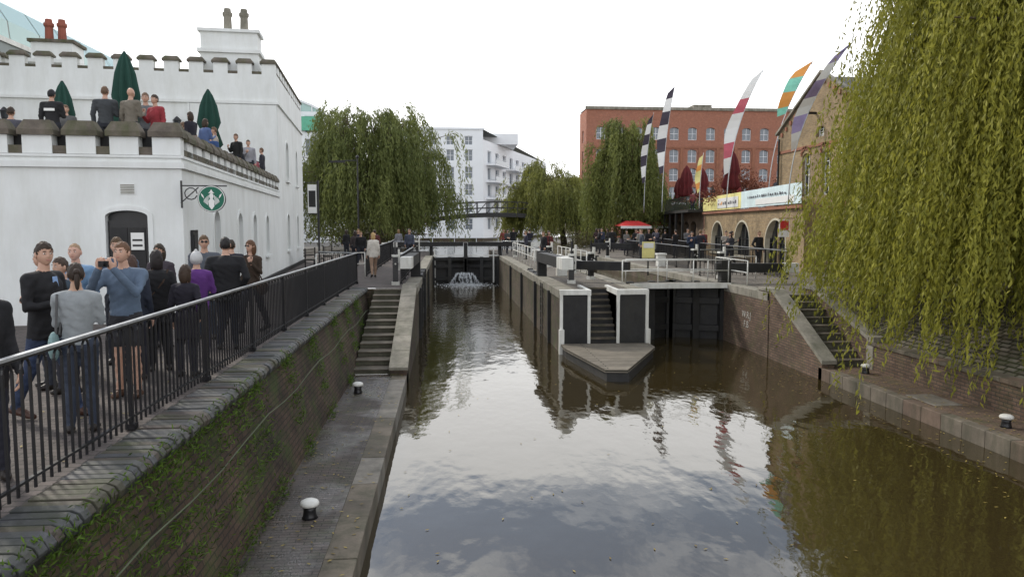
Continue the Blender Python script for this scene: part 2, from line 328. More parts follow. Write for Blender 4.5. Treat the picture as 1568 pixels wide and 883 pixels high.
vw(-1,24.2,-1,29,-1,G-.02,LOCKB); vw(-1,29,-1.35,29,-1,G,LOCKB); vw(-1.35,29,-1.35,33.5,-1,G,LOCKB); vw(-1.35,33.5,-1,33.5,-1,G,LOCKB); vw(-1,33.5,-1,62,-1,G,LOCKB)
vw(3.4,22.5,3.4,62,-1,G,LOCKB); vw(6.1,22.5,6.1,62,-1,G,LOCKB); vw(9.4,21.2,9.4,62,-1,G,LOCKB)
vw(3.4,62,6.1,62,-1,G,LOCKB); vw(9.4,62,11,62,-1,G,LOCKB); vw(11,62,15,118,1,G,LOCKB); vw(15,118,35,170,1,G,LOCKB)
vw(-4,58,-4,118,1,G,LOCKB);vw(-4,58,-1,58,1,G,LOCKB); vw(-4,118,5.5,118,1,G,LOCKB); vw(5.5,118,22,165,1,G,LOCKB)
vw(-3,24.2,-1,24.2,.2,G-.01,LOCKB)
mb.build('lock_chamber_wall')
mb=MB()
for y in (24.6,28.6,34,40): mb.box(3.3,3.397,y,y+.18,-.3,G-.15,BLACKW)
for y in (26,31,37): mb.box(-.997,-.9,y,y+.18,-.3,G-.15,BLACKW)
for k in range(7): mb.bar((3.34,26.4,.05+k*.26),(3.34,26.85,.05+k*.26),.03,.03,BLACKW)
mb.bar((3.34,26.4,-.2),(3.34,26.4,G-.05),.03,.04,BLACKW); mb.bar((3.34,26.85,-.2),(3.34,26.85,G-.05),.03,.04,BLACKW)
mb.build('lock_wall_fenders')
mb=MB()
def cope(x0,x1,y0,y1,along='y'):
    y=y0
    while y<y1-.05:
        e=min(y+1.15,y1); mb.box(x0,x1,y,e-.012,G-.22,G+.03+random.uniform(-.004,.004),STONE); y=e
cope(-1.45,-.97,24.3,29);cope(-1.45,-.97,33.5,50);cope(3.37,3.9,22.5,49);cope(5.65,6.13,22.5,60);cope(9.37,9.85,21.3,60)
mb.build('lock_coping',bevel=.012)
mb=MB()
for x0,x1 in ((3.4,4.3),(5.15,6.1)):
    mb.box(x0,x1,22.46,22.6,-.8,G-.01,BLACKW)
    mb.box(x0-.02,x1+.02,22.40,22.62,G-.10,G+.05,WPAINT)
    for xx in (x0-.02,x1-.07): mb.box(xx,xx+.09,22.40,22.46,-.05,G-.10,WPAINT)
n=9
for i in range(n):
    y0=22.5+i*.18; z=.3+(i+1)*(G-.3)/n; mb.box(4.3,5.15,y0,24.15,.3+i*(G-.3)/n,z-.05,BLACKW); mb.box(4.3,5.15,y0-.05,y0+.2,z-.05,z,EDGED)
for xx in (4.22,5.12): mb.ext([(xx,22.38,G-.12),(xx,22.38,G+.05),(xx,24.2,G+.06),(xx,24.2,G-.1)],(.11,0,0),WPAINT)
mb.build('island_front_wall')
mb=MB(); pl=[(3.45,22.38),(3.45,21.6),(3.95,18.3),(4.5,18.2),(6.05,21.6),(6.05,22.38)]
mb.prism(pl,-.4,.24,BLACKW); mb.prism([(a+(.05 if a>5 else -.05),b-.04) for a,b in pl],.24,.32,PLANK)
mb.box(3.35,3.5,22.3,22.45,-.4,.75,WPAINT); mb.box(6.02,6.16,22.3,22.45,-.4,.75,WPAINT)
mb.build('timber_landing_stage')
mb=MB(); mb.face([(9.62,-40,.3),(10.65,-40,.3),(10.65,18.4,.3),(9.62,18.4,.3)],LEDGER)
y=-40
while y<18: mb.box(9.4,9.64,y,y+.593,-.6,.306+random.uniform(-.006,.006),random.choice((EDGED,EDGED,EDGEW))); y+=.6
mb.face([(9.41,-40,.29),(9.63,-40,.29),(9.63,18.2,.29),(9.41,18.2,.29)],BLACKW)
mb.box(9.70,10.3,14.0,15.0,.2,.312,EDGES)
mb.build('canal_ledge',bevel=.015)
mb=MB(); mb.box(10.6,10.85,-40,18.0,.2,.9,ENGB)
y=-40
while y<17.9: mb.box(10.56,10.93,y,min(18,y+.592),.9,.985+random.uniform(-.004,.004),random.choice((EDGED,EDGEW))); y+=.6
mb.build('low_brick_wall',bevel=.008)
mb=MB()
mb.face([(10.9,-40,.96),(13,-40,G),(13,18.2,G),(10.9,18.2,.96)],COBB); mb.face([(10.9,18.2,.96),(13,18.2,G),(13,21.2,G),(10.9,21.2,G)],COBB)
mb.build('cobbled_bank')
mb=MB(); n=9
for i in range(n):
    y0=18.2+i*.333; z=.3+(i+1)*(G-.3)/n; mb.box(9.75,10.6,y0,21.2,.3+i*(G-.3)/n,z-.035,STEPM); mb.box(9.75,10.6,y0-.03,y0+.34,z-.035,z,EDGED)
mb.ext([(9.4,18.0,-.8),(9.4,18.0,.40),(9.4,21.0,G+.05),(9.4,22.0,G+.05),(9.4,22,-.8)],(.33,0,0),ENGB)
mb.ext([(9.37,17.95,.405),(9.37,17.95,.5),(9.37,21.0,G+.16),(9.37,22.0,G+.14),(9.37,22.0,G+.06),(9.37,21.0,G+.055)],(.40,0,0),STONE)
mb.ext([(10.6,18.0,.2),(10.6,18.0,1.0),(10.6,21.0,G+.12),(10.6,21.6,G+.12),(10.6,21.6,.2)],(.28,0,0),ENGB)
mb.ext([(10.56,17.95,1.005),(10.56,17.95,1.1),(10.56,21.0,G+.24),(10.56,21.7,G+.24),(10.56,21.7,G+.125),(10.56,21.0,G+.125)],(.36,0,0),STONE)
mb.box(10.58,10.92,17.75,18.05,.2,1.12,STONE)
mb.build('stone_steps',bevel=.01)
mb=MB(); mb.ext([(9.395,21.2,-.8),(9.395,21.2,G-.2),(9.395,26,G-.2),(9.395,26,-.8)],(-.02,0,0),ENGB); mb.build('lock_wing_wall')
def lettering(name,txt,loc,rot,size,m):
    c=bpy.data.curves.new(name,'FONT'); c.body=txt; c.size=size; c.extrude=.002; c.materials.append(m); c.align_x='CENTER'
    o=bpy.data.objects.new(name,c); sc.collection.objects.link(o); o.location=loc; o.rotation_euler=rot; return o
lettering('painted_lettering','W.R.J\nF.B',(9.365,22.8,1.0),(radians(90),0,radians(-90)),.3,mat('faded_paint',(.42,.40,.36),.8,.3,8))
def bollard(x,y,z):
    mb=MB(); mb.lathe((x,y,z),[(.10,0),(.085,.03),(.075,.10),(.085,.15)],BLACK,16); mb.lathe((x,y,z),[(.085,.15),(.112,.162),(.117,.19),(.104,.215),(.07,.232),(.01,.238)],WPAINT,18); mb.build('mooring_bollard',smooth=True)
for p in ((-1.72,9.2,.3),(-1.95,16.2,.3),(10.15,17.3,.3),(9.95,12.4,.3)): bollard(*p)
# ---------------------------------------------------------------- fences
def hoop_fence(name,pts,h=1.05,sp=.115,z=G,hoops=True,top=STEEL,post=2.3,r=.009):
    mb=MB()
    for a,b in zip(pts[:-1],pts[1:]):
        a=Vector((a[0],a[1],z));b=Vector((b[0],b[1],z)); L=(b-a).length; d=(b-a)/L; n=max(1,int(L/sp)); U=Vector((0,0,1))
        mb.bar(a+U*(h),b+U*(h),.05,.022,top); mb.bar(a+U*(h-.022),b+U*(h-.022),.035,.018,BLACK); mb.bar(a+U*.12,b+U*.12,.03,.02,BLACK)
        for i in range(n+1):
            p=a+d*(L*i/n); hoop=hoops and i%2==0 and i<n
            zt=h-.1 if hoops else h-.03
            mb.bar(p+U*.03,p+U*zt,r*2,r*2,BLACK)
            if hoop:
                q=a+d*(L*(i+1)/n); c=(p+q)/2; rr=(q-p).length/2
                arc=[c-d*rr*cos(pi*k/6)+U*(zt+rr*1.2*sin(pi*k/6)) for k in range(7)]
                for k in range(6): mb.bar(arc[k],arc[k+1],r*1.6,r*1.6,BLACK)
        m=max(1,round(L/post))
        for i in range(m+1):
            p=a+d*(L*i/m); mb.bar(p,p+U*(h-.02),.04,.04,BLACK); mb.bar(p,p+U*.06,.09,.09,BLACK)
    return mb.build(name)
hoop_fence('iron_railing',[(-3.1,.6),(-3.1,26.0),(-4.6,27.5)],z=G+.01)
hoop_fence('iron_railing',[(-3.2,30),(-3.3,44),(-3.9,60)],sp=.16)
hoop_fence('iron_railing',[(-1.6,26),(-1.6,35)],sp=.16,h=1.0)
hoop_fence('iron_railing',[(12.6,27),(14.2,44),(16.5,60)],sp=.16,hoops=False)
hoop_fence('iron_railing',[(10.8,33),(11.6,48)],sp=.16,hoops=False)
hoop_fence('iron_railing',[(9.9,28.8),(13.8,29.5)],sp=.18,hoops=False)
def tube_rail(name,pts,h=1.0,m=WPAINT,r=.02,post=1.4,z=G):
    mb=MB(); U=Vector((0,0,1)); pts=[Vector((p[0],p[1],p[2] if len(p)>2 else z)) for p in pts]
    for hh in (h,h*.55): mb.tube([p+U*hh for p in pts],r,m,6)
    for a,b in zip(pts[:-1],pts[1:]):
        k=max(1,round((b-a).length/post))
        for i in range(k+1): p=a+(b-a)*i/k; mb.tube([p,p+U*h],r*1.1,m,6)
    return mb.build(name,smooth=True)
tube_rail('white_handrail',[(5.9,25.0),(9.6,25.0)],.8,z=G+.02); tube_rail('white_handrail',[(6.3,26.2),(9.3,26.2)],.8)
tube_rail('white_handrail',[(9.7,23.6),(9.7,26.5),(11.5,27.2)],.85)
tube_rail('steel_handrail',[(-1,50.6),(3.4,50.6)],.95,STEEL,z=2.1); tube_rail('steel_handrail',[(-3.8,49.2),(-1.2,49.8)],.95,STEEL)
tube_rail('steel_handrail',[(3.6,49.8),(6.0,49.2)],.95,STEEL)
tube_rail('steel_handrail',[(4.0,33),(4.0,46)],.95,WPAINT)
tube_rail('steel_handrail',[(-4.8,28.0),(-3.2,29.5)],.95,WPAINT)
tube_rail('white_handrail',[(5.6,30),(5.6,38)],.95)
# ---------------------------------------------------------------- lock gates
def gate_leaf(mb,a,b,z0,z1,th=.25):
    a=Vector((*a,0));b=Vector((*b,0)); U=Vector((0,0,1))
    mb.bar(a+U*(z0+z1)/2,b+U*(z0+z1)/2,.08,z1-z0,BLACKW)
    d=(b-a).normalized(); nrm=Vector((d.y,-d.x,0))
    if nrm.y>0: nrm=-nrm
    for k in (.12,.45,.78,.97): z=z0+(z1-z0)*k; mb.bar(a+U*z+nrm*.1,b+U*z+nrm*.1,.16,.2,BLACKW)
    for k in (0,.5,1): p=a+(b-a)*k+nrm*.11; mb.bar(p+U*z0,p+U*(z1+.05),.22,.26,BLACKW)
def beam(mb,a,b,z=G+.75,s=.34):
    a=Vector((*a,z));b=Vector((*b,z)); e=a+(b-a)*.82
    mb.bar(a,e,s,s,BLACKW); mb.bar(e,b,s+.01,s+.01,WPAINT)
g=group('lock_gate'); mb=MB(); gate_leaf(mb,(-1,50),(1.2,50.8),-.8,1.75); gate_leaf(mb,(3.4,50),(1.2,50.8),-.8,1.75)
mb.bar((-1,50.0,1.9),(1.2,50.75,1.9),.4,.05,WPAINT);mb.bar((3.4,50,1.9),(1.2,50.75,1.9),.4,.05,WPAINT); mb.build('leaves',g)
mb=MB(); beam(mb,(1.0,50.6),(-4.2,49.0),2.65,.28);beam(mb,(1.4,50.6),(6.4,49.0),2.65,.28)
for x in (-1.1,1.2,3.5): mb.box(x-.12,x+.12,50.1,50.35,1.7,2.75,BLACKW)
for x in (-.9,3.0): mb.box(x,x+.09,49.9,50,.1,2.4,WPAINT)
mb.build('balance_beams',g)
g=group('lock_gate'); mb=MB(); gate_leaf(mb,(-1.17,29.1),(-1.17,33.2),-.8,1.95); beam(mb,(-1.25,29.3),(-1.35,24.6),G+.78,.36); mb.box(-1.42,-1.05,29,29.4,G,G+1.0,BLACKW); mb.build('leaf',g)
g=group('lock_gate'); mb=MB(); gate_leaf(mb,(3.55,29.1),(3.55,33.2),-.8,1.95); beam(mb,(3.65,29.3),(3.8,23.6),G+.78,.36); mb.box(3.5,3.85,29,29.4,G,G+1.0,BLACKW); mb.build('leaf',g)
g=group('lock_gate'); mb=MB(); gate_leaf(mb,(6.1,25),(7.75,25.7),-.9,1.95);gate_leaf(mb,(9.4,25),(7.75,25.7),-.9,1.95)
mb.box(6.05,9.5,24.5,25.1,G-.02,G+.06,WOOD); mb.box(6.05,9.5,24.46,24.5,G-.10,G+.07,WPAINT); mb.build('leaves',g)
mb=MB(); beam(mb,(9.2,25.2),(12.0,24.9),G+.55,.3); beam(mb,(6.2,25.3),(4.2,26.6),G+.6,.3); mb.box(9.35,9.7,25,25.35,G,G+.8,BLACKW); mb.build('balance_beams',g)
g=group('lock_gate'); mb=MB(); gate_leaf(mb,(6.1,47),(9.4,47),-.8,1.95); beam(mb,(9,47),(13,46),2.6); mb.build('leaf',g)
def paddle(x,y,rot=0):
    mb=MB(); mb.M=Matrix.Translation((x,y,G))@Matrix.Rotation(rot,4,'Z')
    mb.box(-.13,.13,-.1,.1,0,.12,WPAINT); mb.box(-.09,.09,-.07,.07,.12,.95,BLACK); mb.box(-.12,.12,-.1,.1,.95,1.02,WPAINT)
    mb.tube([(.0,0,1.0),(0,0,1.45)],.025,BLACK,6)
    mb.tube([(0,-.07,.72),(0,-.16,.72)],.1,BLACK,12); mb.tube([(0,-.16,.72),(.0,-.2,.72)],.03,WPAINT,8); mb.box(.09,.16,-.05,.05,.5,1.2,WPAINT); mb.build('paddle_gear')
for p in ((-1.75,25.4,.1),(-1.9,47.5,0),(4.25,25.6,0),(5.3,27.5,.5),(4.3,47.5,0),(10.3,27.6,.2),(4.9,36,.3),(9.9,46,0),(5.2,31,.2),(10.4,31,.4)): paddle(*p)
mb=MB()
for x,y in ((4.5,29.5),(5.4,33),(10.4,36),(-2.2,38),(5.0,42)):
    mb.box(x-.2,x+.2,y-.2,y+.2,G,G+.55,WPAINT); mb.box(x-.24,x+.24,y-.24,y+.24,G+.55,G+.64,WPAINT)
mb.build('white_mooring_blocks',bevel=.02)
def fallm():
    m,nt,b=newmat('falling_water'); b.inputs['Base Color'].default_value=(.62,.65,.67,1); b.inputs['Roughness'].default_value=.3; return m
FALL=fallm()
n=650; t=RNG.random(n); sx=RNG.choice([-.55,-.3,-.12,.05,.25,.5],n)+RNG.normal(0,.05,n); C=np.stack([1.15+sx*(.8+.9*t),49.75-.7*t**.7,.72-.72*t**1.5+.05*RNG.random(n)],1)
C2=np.stack([1.15+RNG.normal(0,.8,1000),48.8+RNG.normal(0,.9,1000),.01+.12*RNG.random(1000)**3],1)
D=np.tile([0,-.3,-1.],(n,1))+RNG.normal(0,.15,(n,3)); V,F=leaves(C,D,.15,.024); V2,F2=leaves(C2,RNG.normal(0,1,(1000,3))*[1,1,.1],.12,.035)
npmesh('waterfall_spray',np.vstack([V,V2]),np.vstack([F,F2+len(V)]),[FALL])
# ---------------------------------------------------------------- castle cafe
g=group('castle_cafe_building'); CM=Matrix.Translation((-5.4,16,0))@Matrix.Rotation(radians(5.4),4,'Z')
mb=MB(); mb.M=CM; Z=G
wall(mb,(-24,0),(1,0),24,Z,Z+3.4,[(24-1.48,24-.68,Z,Z+2.3,.12,'d')],WHITE,BLACK,None,.16,trim=WHITE)
ops=[(s-.36,s+.36,Z+.95,Z+2.35,.3) for s in (3.3,6.6,9.3,12.2)]
wall(mb,(0,0),(0,1),16,Z,Z+3.4,ops,WHITE,GLASS,WPAINT,.16,(1,3),trim=WHITE,fw=.04)
wall(mb,(0,16),(0,1),10.5,Z,Z+8.1,[(2.6,3.5,Z+.9,Z+2.5,.35),(2.6,3.6,Z+4.0,Z+5.7,.4),(6.8,7.6,Z+.9,Z+2.5,.35),(6.8,7.6,Z+4,Z+5.7,.4)],WHITE,GLASS,WPAINT,.16,(1,3),trim=WHITE)
wall(mb,(-10.6,16),(1,0),10.6,Z+3.3,Z+8.1,[(1.2,2.0,Z+3.5,Z+5.6,0),(5.9,6.9,Z+3.4,Z+5.7,0)],WHITE,GLASS,WPAINT,.16)
mb.face([(-10.6,16,Z+3.3),(-10.6,16,Z+8.1),(-10.6,26.5,Z+8.1),(-10.6,26.5,Z+3.3)],WHITE); mb.face([(0,26.5,Z),(0,26.5,Z+8.1),(-24,26.5,Z+8.1),(-24,26.5,Z)],WHITE)
mb.face([(-24,.3,Z+3.35),(-.3,.3,Z+3.35),(-.3,16,Z+3.35),(-24,16,Z+3.35)],STONE); mb.face([(-10.6,16.2,Z+7.9),(-.1,16.2,Z+7.9),(-.1,26.4,Z+7.9),(-10.6,26.4,Z+7.9)],STONE)
mb.build('walls',g)
mb=MB(); mb.M=CM
for zz,hh,pr in ((3.15,.12,.07),(3.36,.05,.04)):
    mb.box(-24,pr,-pr,-.003,Z+zz,Z+zz+hh,WHITE); mb.box(.003,pr,0,15.99,Z+zz,Z+zz+hh,WHITE)
mb.box(-10.6,.08,15.9,15.997,Z+6.9,Z+7.02,WHITE); mb.box(.003,.08,16,26.5,Z+6.9,Z+7.02,WHITE)
mb.box(.003,.09,0,26.5,Z,Z+.16,BLACKW)
mb.box(-3.35,-.02,15.93,15.997,Z+3.5,Z+6.88,WHITE); mb.box(-3.45,-3.36,15.9,15.997,Z+3.5,Z+6.88,WHITE)
mb.build('string_courses',g)
def merlon(mb,x,y,ax,wd,z,h,cap,th=.28):
    a,b=(wd/2,th/2) if ax==0 else (th/2,wd/2)
    mb.box(x-a,x+a,y-b,y+b,z,z+h,WHITE)
    a+=.06;b+=.07; c=cap*.35; p=[(x-a,y-b,z+h),(x+a,y-b,z+h),(x+a,y+b,z+h),(x-a,y+b,z+h),(x-a,y-b,z+h+c),(x+a,y-b,z+h+c),(x+a,y+b,z+h+c),(x-a,y+b,z+h+c)]
    k=.10; q=[(x-a+k,y-b+k,z+h+cap),(x+a-k,y-b+k,z+h+cap),(x+a-k,y+b-k,z+h+cap),(x-a+k,y+b-k,z+h+cap)]
    mb.faces(p+q,[(0,3,2,1),(0,1,5,4),(1,2,6,5),(2,3,7,6),(3,0,4,7),(4,5,9,8),(5,6,10,9),(6,7,11,10),(7,4,8,11),(8,9,10,11)],MOSSY)
mb=MB(); mb.M=CM
x=-.28
while x>-14: merlon(mb,x,.16,0,.54,Z+3.42,.36,.30); x-=.8
y=.9
while y<15.9: merlon(mb,-.16,y,1,.50,Z+3.42,.32,.26); y+=.86
mb.box(-24,-.02,.05,.27,Z+3.40,Z+3.58,MOSSY); mb.box(-.27,-.02,.27,15.9,Z+3.40,Z+3.56,MOSSY)
mb.box(-.4,-.28,.4,15.8,Z+3.36,Z+4.0,BLACKW); mb.box(-14,-.5,.34,.42,Z+3.36,Z+3.95,BLACKW)
x=-.3
while x>-10.6: merlon(mb,x,16.16,0,.55,Z+8.1,.42,.2); x-=.93
y=16.9
while y<26.4: merlon(mb,-.16,y,1,.55,Z+8.1,.42,.2); y+=.93
y=16.9
while y<26.4: merlon(mb,-10.4,y,1,.55,Z+8.1,.42,.2); y+=.93
mb.box(-10.5,-.05,16.05,16.27,Z+8.08,Z+8.22,MOSSY);mb.box(-.27,-.02,16.27,26.4,Z+8.08,Z+8.22,MOSSY)
mb.build('battlements',g)
mb=MB(); mb.M=CM
def stack(x0,x1,y0,y1,zt,pots,pm,capm):
    mb.box(x0,x1,y0,y1,Z+7.5,Z+zt-.95,WHITE); mb.box(x0-.1,x1+.1,y0-.1,y1+.1,Z+zt-.95,Z+zt-.8,WHITE); mb.box(x0+.02,x1-.02,y0+.02,y1-.02,Z+zt-.8,Z+zt-.12,WHITE); mb.box(x0-.08,x1+.08,y0-.08,y1+.08,Z+zt-.12,Z+zt,capm)
    for p in pots: mb.lathe((p,(y0+y1)/2,Z+zt),[(.2,0),(.17,.1),(.15,.6),(.2,.68),(.2,.78),(.15,.8),(.13,.95)],pm,12)
stack(-3.0,-.75,16.45,17.6,9.95,(-2.0,-1.35),STONE,WHITE); stack(-9.9,-8.3,18,19.3,9.6,(-9.4,-8.9),TERRA,MOSSY)
mb.build('chimneys',g)
mb=MB(); mb.M=CM
mb.box(-1.44,-.72,.08,.13,Z,Z+2.1,BLACK)
for zz in (.2,1.15):
    for xx in (-1.4,-1.06): mb.box(xx,xx+.3,.06,.079,Z+zz,Z+zz+.8,BLACKW)
mb.box(-1.03,-.78,.04,.058,Z+1.5,Z+1.85,SIGNW); mb.box(-1.0,-.81,.035,.04,Z+1.57,Z+1.61,BLACK); mb.box(-1.0,-.81,.035,.04,Z+1.68,Z+1.72,BLACK)
mb.box(-1.2,-.88,-.01,-.001,Z+2.62,Z+2.85,WHITE)
for i in range(6): mb.box(-1.17,-.91,-.022,-.011,Z+2.64+i*.033,Z+2.655+i*.033,STONE)
mb.build('door_and_vent',g)
mb=MB(); mb.M=CM; mb.box(.01,.06,.55,1.0,Z+.7,Z+1.9,BLACK); mb.box(.061,.07,.6,.95,Z+.8,Z+1.8,BLACKW); mb.build('menu_board',g)
def lantern(x,y,z):
    mb=MB(); mb.M=CM; mb.tube([(x,y,z-.6),(x,y-.25,z-.5),(x,y-.3,z-.15)],.02,BLACK,6)
    mb.lathe((x,y-.3,z),[(.03,-.18),(.1,-.15),(.15,.12),(.18,.14),(.08,.25),(.03,.3)],BLACK,6); mb.lathe((x,y-.3,z),[(.125,-.12),(.155,.1)],GLASS,6); mb.build('wall_lantern',g)
lantern(-10,16,Z+6.2); lantern(-6.5,16,Z+6.1); lantern(-3.8,16,Z+6.0)
sg=group('coffee_shop_sign'); mb=MB(); mb.M=CM
zs=Z+2.5
mb.bar((0,-.15,zs+.3),(.9,-.15,zs+.3),.025,.025,BLACK); mb.bar((0.02,-.15,zs-.15),(0.02,-.15,zs+.4),.03,.05,BLACK); mb.bar((0,-.15,zs-.05),(.35,-.15,zs+.27),.02,.02,BLACK)
mb.tube([(.2+.12*cos(t*.6),-.15,zs+.14+.12*sin(t*.6)) for t in range(11)],.012,BLACK,5)
cx,cz=.60,zs+.04
def disc(cx,cy,cz,r,th,m,y0=0,n=32): mb.ext([(cx+r*cos(2*pi*i/n),y0,cz+r*sin(2*pi*i/n)) for i in range(n)],(0,-th,0),m)
disc(cx,0,cz,.27,.06,BLACK,-.12); disc(cx,0,cz,.26,.006,SIGNW,-.181); disc(cx,0,cz,.245,.005,SIGNG,-.188)
y0=-.1945
def sh(pts,m=SIGNW,y=y0): mb.ext([(cx+a*.86,y,cz+b*.86) for a,b in pts],(0,-.004,0),m)
sh([(.05*cos(t*.524),.06+.07*sin(t*.524)) for t in range(12)]); sh([(-.07,.13),(-.035,.16),(0,.22),(.035,.16),(.07,.13)])
sh([(-.03,.0),(.03,.0),(.07,-.06),(.06,-.18),(.0,-.26),(-.06,-.18),(-.07,-.06)])
for s_ in (-1,1):
    for k in range(4): sh([(s_*(.06+.03*k),.08-.03*k),(s_*(.075+.03*k),.08-.03*k),(s_*(.10+.025*k),-.14+.02*k),(s_*(.085+.025*k),-.15+.02*k)])
    sh([(s_*.16,.0),(s_*.21,.05),(s_*.24,.13),(s_*.19,.09)])
mb.build('sign_disc',sg)
def umbrella(name,x,y,z,h,m,r=.28):
    mb=MB(); mb.tube([(x,y,z),(x,y,z+h)],.028,BLACK,8); mb.lathe((x,y,z),[(.32,0),(.32,.06),(.06,.1)],STONE,14)
    mb.lathe((x,y,z),[(r*.55,h*.34),(r*.85,h*.40),(r*.55,h*.56),(r*.75,h*.64),(r*.55,h*.82),(r*.3,h*.93),(.02,h)],m,40,.28,8); mb.build(name,smooth=True)
TF=G+3.36
umbrella('closed_parasol',-9.0,22.4,TF,3.5,GREEN,.42); umbrella('closed_parasol',-7.3,24.2,TF,2.8,GREEN,.38); umbrella('closed_parasol',-9.75,20.4,TF,2.3,GREEN,.3)
# ---------------------------------------------------------------- modern buildings left
g=group('grey_office_building'); mb=MB()
wall(mb,(-22,20),(0,1),42,G,13.2,[(2+i*5,5.4+i*5,z,z+1.5) for i in range(8) for z in (4,7.4,10.8)],GREYP,GLASS,WPAINT,.25,(2,0))
mb.face([(-22,20,G),(-22,20,13.2),(-60,20,13.2),(-60,20,G)],GREYP); mb.face([(-22,62,G),(-60,62,G),(-60,62,13.2),(-22,62,13.2)],GREYP)
pr=[(-22.0,13.2),(-22.1,14.2),(-22.8,15.3),(-24.2,16.2),(-27,16.8),(-34,17.2)]
for (a,b),(c,d) in zip(pr[:-1],pr[1:]):
    for i in range(14): mb.face([(a,20+i*3+.05,b),(a,22.95+i*3,b),(c,22.95+i*3,d),(c,20+i*3+.05,d)],GREENG)
    mb.face([(a-.03,20,b-.02),(a-.03,62,b-.02),(c-.03,62,d-.02),(c-.03,20,d-.02)],WPAINT)
mb.face([(p[0],62,p[1]) for p in pr]+[(-34,62,13.2)],GREYP)
mb.box(-22.12,-21.9,20,62,13.0,13.25,WPAINT); mb.build('walls',g)
g=group('curved_roof_building'); mb=MB()
wall(mb,(-30,90),(1,0),15.8,G,17,[(s+.3,s+1.6,z,z+1.9) for s in np.arange(0,14,1.9) for z in (9,12,14.6)],WHITE2,GLASSB,WHITE2,.2,(0,0))
arcp=[(-30+15.8*i/12,90,17+3.6*cos(pi/2*i/12)**.8) for i in range(13)]
for i in range(12):
    a,b=arcp[i],arcp[i+1]; mb.face([(a[0],90,17),(b[0],90,17),b,a],GREENG); mb.face([a,b,(b[0],110,b[2]),(a[0],110,a[2])],GREYP); mb.bar((a[0],89.95,17),(a[0],89.95,a[2]),.12,.12,WHITE2); mb.bar(a,b,.3,.25,WHITE2)
mb.face([(-14.2,90,G),(-14.2,110,G),(-14.2,110,17),(-14.2,90,17)],WHITE2); mb.box(-17.5,-14.6,89.6,89.8,14.8,16.4,mat('green_panel',(.12,.42,.28),.5,.1)); mb.build('walls',g)
# ---------------------------------------------------------------- white apartment block
g=group('white_apartment_block'); mb=MB(); zr=[3.2,5.9,8.6,11.3,14.0,16.5]
ops=[(s,s+1.25,z,z+1.8) for s in (1.1,3.9,6.7,9.6) for z in zr[:-1]]+[(s,s+1.25,16.5,17.9) for s in (3.9,6.7,9.6)]
wall(mb,(-6.8,120),(1,0),12.5,G-.3,19,ops,WHITE2,GLASSB,WHITE2,.3,(1,1),fw=.08)
d=Vector((16,45)); L=d.length
ops=[(s,s+2.2,z,z+1.9) for s in np.arange(2.5,L-4,4.6) for z in (3.2,5.9,8.6,11.3,14.0)]
wall(mb,(5.7,120),(16,45),L,G-.3,17.4,ops,WHITE2,GLASSB,WHITE2,.3,(1,0),fw=.08)
mb.face([(-6.8,120,G),(-6.8,120,19),(-6.8,165,19),(-6.8,165,G)],WHITE2); mb.face([(-6.8,120,19),(5.7,120,19),(21.7,165,17.4),(-6.8,165,19)],GREYP)
mb.build('walls',g); mb=MB()
mb.box(-7,5.9,119.8,120-.003,18.9,19.2,WHITE2); mb.box(-7,5.9,119.85,120-.003,5.2,5.35,WHITE2)
u=d.normalized(); nx,ny=u.y,-u.x
for z in (5.4,8.1,10.8,13.5):
    for s0,s1 in ((1.5,11),(14,24),(28,40)):
        P=lambda s,q,zz:(5.7+u.x*s+nx*q,120+u.y*s+ny*q,zz)
        mb.ext([P(s0,.003,z),P(s1,.003,z),P(s1-.6,1.6,z),P(s0+.6,1.6,z)],(0,0,.22),WHITE2)
        mb.bar(P(s0+.6,1.55,z+1.1),P(s1-.6,1.55,z+1.1),.06,.06,WHITE2); mb.ext([P(s0+.7,1.5,z+.25),P(s1-.7,1.5,z+.25),P(s1-.7,1.5,z+.95),P(s0+.7,1.5,z+.95)],(0.02,0.02,0),GLASSB)
mb.box(6,12,128,150,17.5,19.3,WHITE2)
mb.build('balconies',g)
g=group('distant_terrace'); mb=MB()
wall(mb,(15,175),(1,0),25,G,15,[(s,s+1.2,z,z+1.6) for s in np.arange(1,23,2.6) for z in (4,7,10)],BEIGE,GLASSB,WHITE2,.2); wall(mb,(-40,140),(1,0),33,G,13,[(s,s+1.2,z,z+1.6) for s in np.arange(1,31,2.6) for z in (4,7,10)],BRNB,GLASSB,WHITE2,.2)
mb.build('walls',g)
# ---------------------------------------------------------------- red brick warehouse
g=group('red_brick_warehouse'); mb=MB(); Zr=[5.0,8.0,11.0,14.0,17.3]
ops=[(s,s+1.5,z,z+2.1,.35) for s in np.arange(1.6,40,3.0) for z in Zr[:-1]]+[(s,s+1.5,17.6,19.6,.35) for s in np.arange(1.6,40,3.0)]
wall(mb,(22.2,120),(1,0),44,G,22.3,ops,REDB,GLASSB,WHITE2,.3,(1,1),fw=.08)
wall(mb,(22.2,126),(0,-1),6,G,22.3,[(2.2,3.5,z,z+2,.35) for z in Zr],REDB,GLASSB,WHITE2,.3,(1,1),fw=.1)
mb.box(22.0,66.3,119.75,119.997,22.3,22.75,STONE); mb.box(22.0,66.3,119.85,119.997,16.3,16.55,REDD); mb.box(22.0,66.3,119.8,119.997,7.25,7.6,WHITE2)
mb.face([(22.2,120,22.5),(66,120,22.5),(66,126,22.5),(22.2,126,22.5)],SLATE); mb.box(40,43,121,124,22.5,23.4,STONE)
for i in range(10): mb.box(22.2+i*3.0*1.0+.35,22.2+i*3.0+.85,119.85,119.997,G,16.3,REDD)
mb.build('walls',g)
